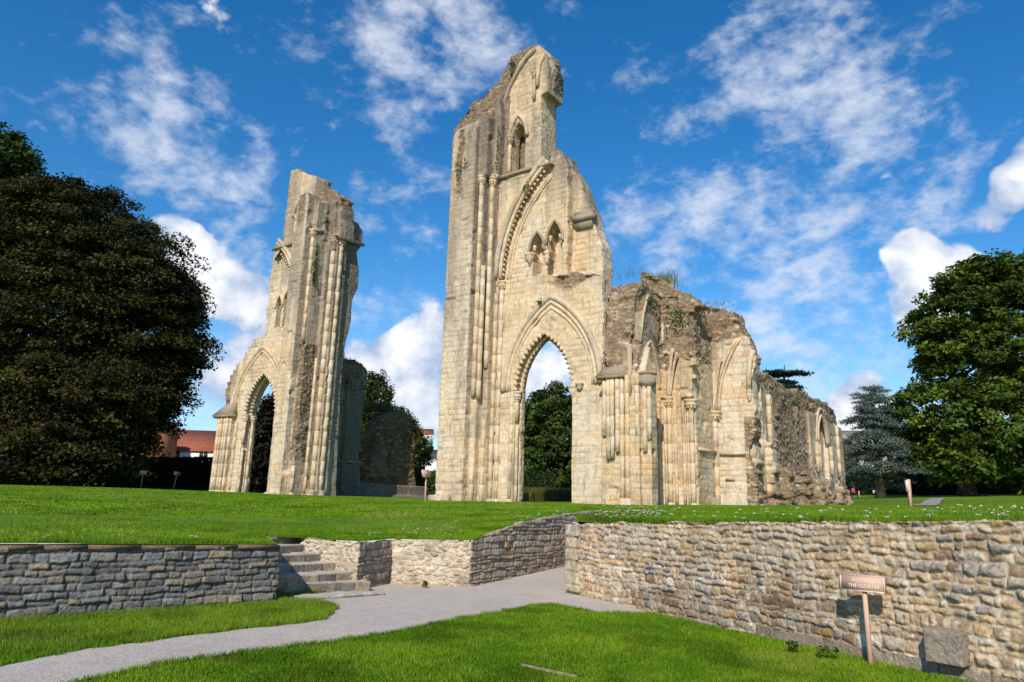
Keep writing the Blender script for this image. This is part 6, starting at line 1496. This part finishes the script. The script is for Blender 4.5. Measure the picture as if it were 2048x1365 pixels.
house('stone_house', 'large pale stone house glimpsed behind the blue-grey cedar', (g[0] - .5, 132, g[2]), math.radians(-6), 17, 9, ze, zr - ze, 'pale_stone', 'pale_stone', [(x, z, 1.0, 1.7, 'f') for x in (-6.5, -4.0, -1.2, 1.6, 4.4, 6.8) for z in (ze - 2.6, ze - 5.6)], 5)
def hills():
    n = 90; V = []; F = []; rg = np.random.default_rng(3)
    az = np.linspace(-1.25, 1.25, n)
    for k, a in enumerate(az):
        top = 26 + 12 * math.sin(a * 5 + 1.4) + 6 * math.sin(a * 13)
        for j in range(10):
            f = j / 9; r = 330 + 170 * f; z = 4 + top * math.sin(f * math.pi / 2) + rg.normal(0, .8); V.append((r * math.sin(a), r * math.cos(a), z))
    i = np.arange(n * 10).reshape(n, 10); F = np.stack([i[:-1, :-1].ravel(), i[1:, :-1].ravel(), i[1:, 1:].ravel(), i[:-1, 1:].ravel()], 1); V = np.array(V); c = lerp((.045, .075, .02), (.085, .115, .03), sstep(.4, .6, fbm(V, (.03, .03, .1), 4, 3)))
    o = link('hills', to_mesh('hills', V, F, M['lawn'], c, True)); tag(o, kind='structure')
hills()
def easel():
    p = on_lawn(1047, 1006, 38); root = empty('info_board', tuple(p), .1); tag(root, 'small brown box-like board on the grass at the left foot of the open arch', 'board'); b = MB(); b.hexa([(-.26, -.15, .05), (.26, -.15, .05), (.26, .15, .05), (-.26, .15, .05), (-.26, -.05, .46), (.26, -.05, .46), (.26, .08, .46), (-.26, .08, .46)]); b.build('board', mat_plain('grey_brown_board', (.16, .12, .10), .7), root)
    b = MB(); [b.box((x - .02, -.12, -.1), (x + .02, -.08, .1)) for x in (-.22, .22)]; b.build('leg', M['dark_metal'], root)
    q = on_lawn(1052, 1008.5, 36.5); b = MB(); b.hexa([(-.2, -.12, 0), (.2, -.12, 0), (.2, .12, 0), (-.2, .12, 0), (-.17, -.09, .10), (.17, -.09, .06), (.17, .09, .06), (-.17, .09, .10)]); o = b.build('blue_bag', M['blue']); o.location = tuple(q); tag(o, 'little blue bundle lying on the grass in front of the brown board', 'bag')
easel()
def board():
    p = on_lawn(1802, 984, 96); root = empty('notice_board', tuple(p), .1); tag(root, 'dark notice board on two legs at the far edge of the lawn', 'board'); b = MB(); b.box((-.72, -.04, .75), (.72, .04, 1.6)); b.build('panel', M['dark_board'], root)
    for x in (-.62, .62): b = MB(); b.box((x - .05, .042, -.2), (x + .05, .14, 1.65)); b.build('leg', M['dark_board'], root)
    p = on_lawn(1748, 984, 94); root = empty('notice', tuple(p), .1); tag(root, 'tiny white notice on a peg beyond the young cedar', 'sign'); b = MB(); b.box((-.17, -.02, .3), (.17, .02, .68)); b.build('board', M['white_paint'], root); b = MB(); b.box((-.02, .021, -.1), (.02, .05, .6)); b.build('peg', M['dark_metal'], root)
    p = on_lawn(1718, 987, 92); b = MB(); b.lathe([(.10, -.2), (.09, .5), (.09, .68), (.05, .74)], (0, 0, 0), 8); o = b.build('wooden_post', M['pale_stone'], None, smooth=True); o.location = tuple(p); tag(o, 'short pale bollard post on the lawn right of the ruin end', 'post')
board()
def person():
    p = on_lawn(1709, 998, 70); root = empty('person', tuple(p), math.radians(60)); tag(root, 'person in dark clothes with a pink bag striding past the end of the ruin', 'person')
    me = bpy.data.meshes.new('body'); J = [(0, 0, .92), (0, 0, 1.15), (0, .02, 1.38), (0, .03, 1.47), (0, .05, 1.6), (.09, 0, .88), (.11, -.16, .50), (.11, -.36, .08), (.11, -.25, .03), (-.09, 0, .88), (-.1, .18, .5), (-.1, .22, .08), (-.1, .36, .04), (.18, .02, 1.36), (.24, .10, 1.10), (.22, .26, .92), (-.18, .02, 1.36), (-.24, -.1, 1.10), (-.22, -.05, .86)]
    Ed = [(0, 1), (1, 2), (2, 3), (3, 4), (0, 5), (5, 6), (6, 7), (7, 8), (0, 9), (9, 10), (10, 11), (11, 12), (2, 13), (13, 14), (14, 15), (2, 16), (16, 17), (17, 18)]; Rr = [.15, .135, .14, .055, .095, .10, .07, .05, .045, .10, .07, .05, .045, .065, .05, .035, .065, .05, .035]
    me.from_pydata(J, Ed, []); me.update(); o = link('body', me, root); md = o.modifiers.new('skin', 'SKIN'); o.modifiers.new('sub', 'SUBSURF').levels = 1
    for v, r in zip(me.skin_vertices[0].data, Rr): v.radius = (r, r)
    me.skin_vertices[0].data[0].use_root = True; me.materials.append(M['cloth_dark'])
    b = MB(); b.lathe([(.02, -.12), (.07, -.09), (.085, 0), (.07, .09), (.02, .125)], (0, .06, 1.61), 10); h = b.build('head', M['skin'], root, smooth=True); b = MB(); b.lathe([(.092, -.04), (.098, .04), (.08, .11), (.02, .142)], (0, .045, 1.61), 10); b.build('hair', M['hair'], root, smooth=True)
    b = MB(); b.hexa([(-.40, -.16, .55), (-.26, -.16, .55), (-.26, .22, .55), (-.40, .22, .55), (-.38, -.1, .98), (-.27, -.1, .98), (-.27, .16, .98), (-.38, .16, .98)]); bg = b.build('bag', M['cloth_pink']); bg.location = tuple(p); bg.rotation_euler = root.rotation_euler; tag(bg, 'pink bag hanging at the side of the striding person', 'bag')
person()
# ------------------------------------------------------------------ plants on the ruins
def tuft(label, base, n, h, spread, cols, seed, wid=.03, heads=0, lean=.35, name='wild_plant', flat=True):
    rg = np.random.default_rng(seed); XY = np.column_stack([rg.normal(0, spread[0], n), rg.normal(0, spread[1], n)]); rz = -AZ; R = np.array([[math.cos(rz), -math.sin(rz)], [math.sin(rz), math.cos(rz)]]); XY = XY @ R.T
    Z = -.35 * np.abs(XY[:, 0]) * .3 - .05; c = np.array(cols)[rg.choice(len(cols), n)] * rg.uniform(.6, 1.3, n)[:, None]; o = blades(name, XY, Z, h, wid, c, lean, seed); o.location = base; tag(o, label, 'plant'); return o
def ruin_pt(px, py, y): x, z = wp(px, py, y); q = ORG + SV * x + EV * y; return (q[0], q[1], ORG[2] + z)
GOLD = [(.30, .24, .06), (.12, .15, .02), (.22, .20, .05)]; DRY = [(.10, .085, .05), (.14, .12, .06)]; FRESH = [(.05, .09, .014), (.065, .11, .018)]
tuft('golden-green plants sprouting on the crest of the right ruin', ruin_pt(1325, 572, 3.2), 300, .85, (.38, .2), GOLD, 3, .022, lean=.7)
tuft('thin dry stalks along the top left of the right ruin', ruin_pt(1262, 552, 2.6), 30, .7, (.35, .2), DRY, 4, .013, lean=.6)
tuft('low brown grasses further down the crest of the right ruin', ruin_pt(1400, 612, 4.0), 160, .22, (.8, .25), DRY + GOLD, 5, .025)
tuft('dry grass fringe on top of the dark wall behind the left tower', tuple(ORG + SV * -22 + EV * 5.0 + np.array([0, 0, 9.55])), 330, .55, (.35, .9), DRY + [(.05, .07, .02)], 6, .025)
tuft('weeds and tall stems on the rounded top of the rubble stump', tuple(ORG + SV * -22.6 + EV * 9.7 + np.array([0, 0, 6.75])), 420, .8, (.4, 1.0), [(.05, .07, .02), (.08, .09, .03)] + DRY, 7, .04)
def ivy(label, pts, y, n, size, seed, spread, cols=FRESH):
    rg = np.random.default_rng(seed); P = np.array([ruin_pt(a, b, y) for a, b in pts]); t = rg.uniform(0, len(P) - 1.001, n); i = t.astype(int); c = P[i] + (P[i + 1] - P[i]) * (t - i)[:, None]; c = c + rg.normal(0, 1, (n, 3)) * np.array([spread, spread * .6, spread * 1.2]) - EV * .06; N = -EV + rg.normal(0, .5, (n, 3)); N /= np.linalg.norm(N, axis=1)[:, None]
    col = np.array(cols)[rg.choice(len(cols), n)] * rg.uniform(.5, 1.3, n)[:, None]; b0 = P.mean(0); V, F, c4 = leaf_cloud(c - b0, N, size * rg.uniform(.6, 1.3, n), col, rg, .7); o = link('creeper', to_mesh('creeper', V, F, M['leaf'], c4), None, tuple(b0)); tag(o, label, 'plant')
ivy('narrow green ivy streak running down the face of the left tower', [(634, 490), (632, 520), (630, 548), (629, 572)], -.55, 330, .07, 3, .07)
ivy('green tuft growing under the broken top of the left tower', [(650, 440), (653, 448)], -.1, 70, .09, 4, .12)
ivy('green weeds clinging in the shadowed joint beside the high window', [(999, 262), (996, 300), (994, 345)], -.42, 90, .05, 5, .05)
ivy('weeds in the eroded face high on the left edge of the tall tower', [(926, 325), (914, 352), (936, 318)], -1.42, 70, .05, 6, .08)
ivy('small green tuft on the gallery arch of the tall tower', [(1048, 378), (1058, 372)], -.2, 45, .05, 7, .07)
ivy('tiny tuft at the left haunch of the hood over the open arch', [(1078, 606), (1082, 604)], -.2, 40, .05, 8, .06)
ivy('green growth on the rubble beside the grey lancet of the right ruin', [(1345, 630), (1362, 640), (1352, 625)], 2.3, 150, .06, 9, .16, [(.07, .10, .02), (.10, .12, .03)])
ivy('little fern in the head of the grey lancet on the right ruin', [(1303, 600), (1304, 606)], .3, 60, .07, 10, .08)
def weed(px, py, r, label, seed):
    p = onZ(px, py, .02); rg = np.random.default_rng(seed); n = 70; a = rg.uniform(0, 6.28, n); q = r * rg.random(n) ** .5; C = np.column_stack([q * np.cos(a), q * np.sin(a), .03 + .10 * rg.random(n)]); N = rg.normal(0, .5, (n, 3)) + np.array([0, -.3, 1]); N /= np.linalg.norm(N, axis=1)[:, None]; V, F, c4 = leaf_cloud(C, N, .028 * rg.uniform(.6, 1.4, n), np.array(FRESH)[rg.choice(2, n)] * rg.uniform(.6, 1.3, n)[:, None], rg, .6); o = link('weed', to_mesh('weed', V, F, M['leaf'], c4), None, tuple(p)); tag(o, label, 'weed')
weed(1586, 1304, .07, 'small leafy weed left of the nearest notice at the wall foot', 3); weed(1655, 1318, .12, 'broader leafy weed closest to the nearest notice at the wall foot', 4); weed(850, 1176, .05, 'tiny weed where the pale middle wall meets the gravel', 5)
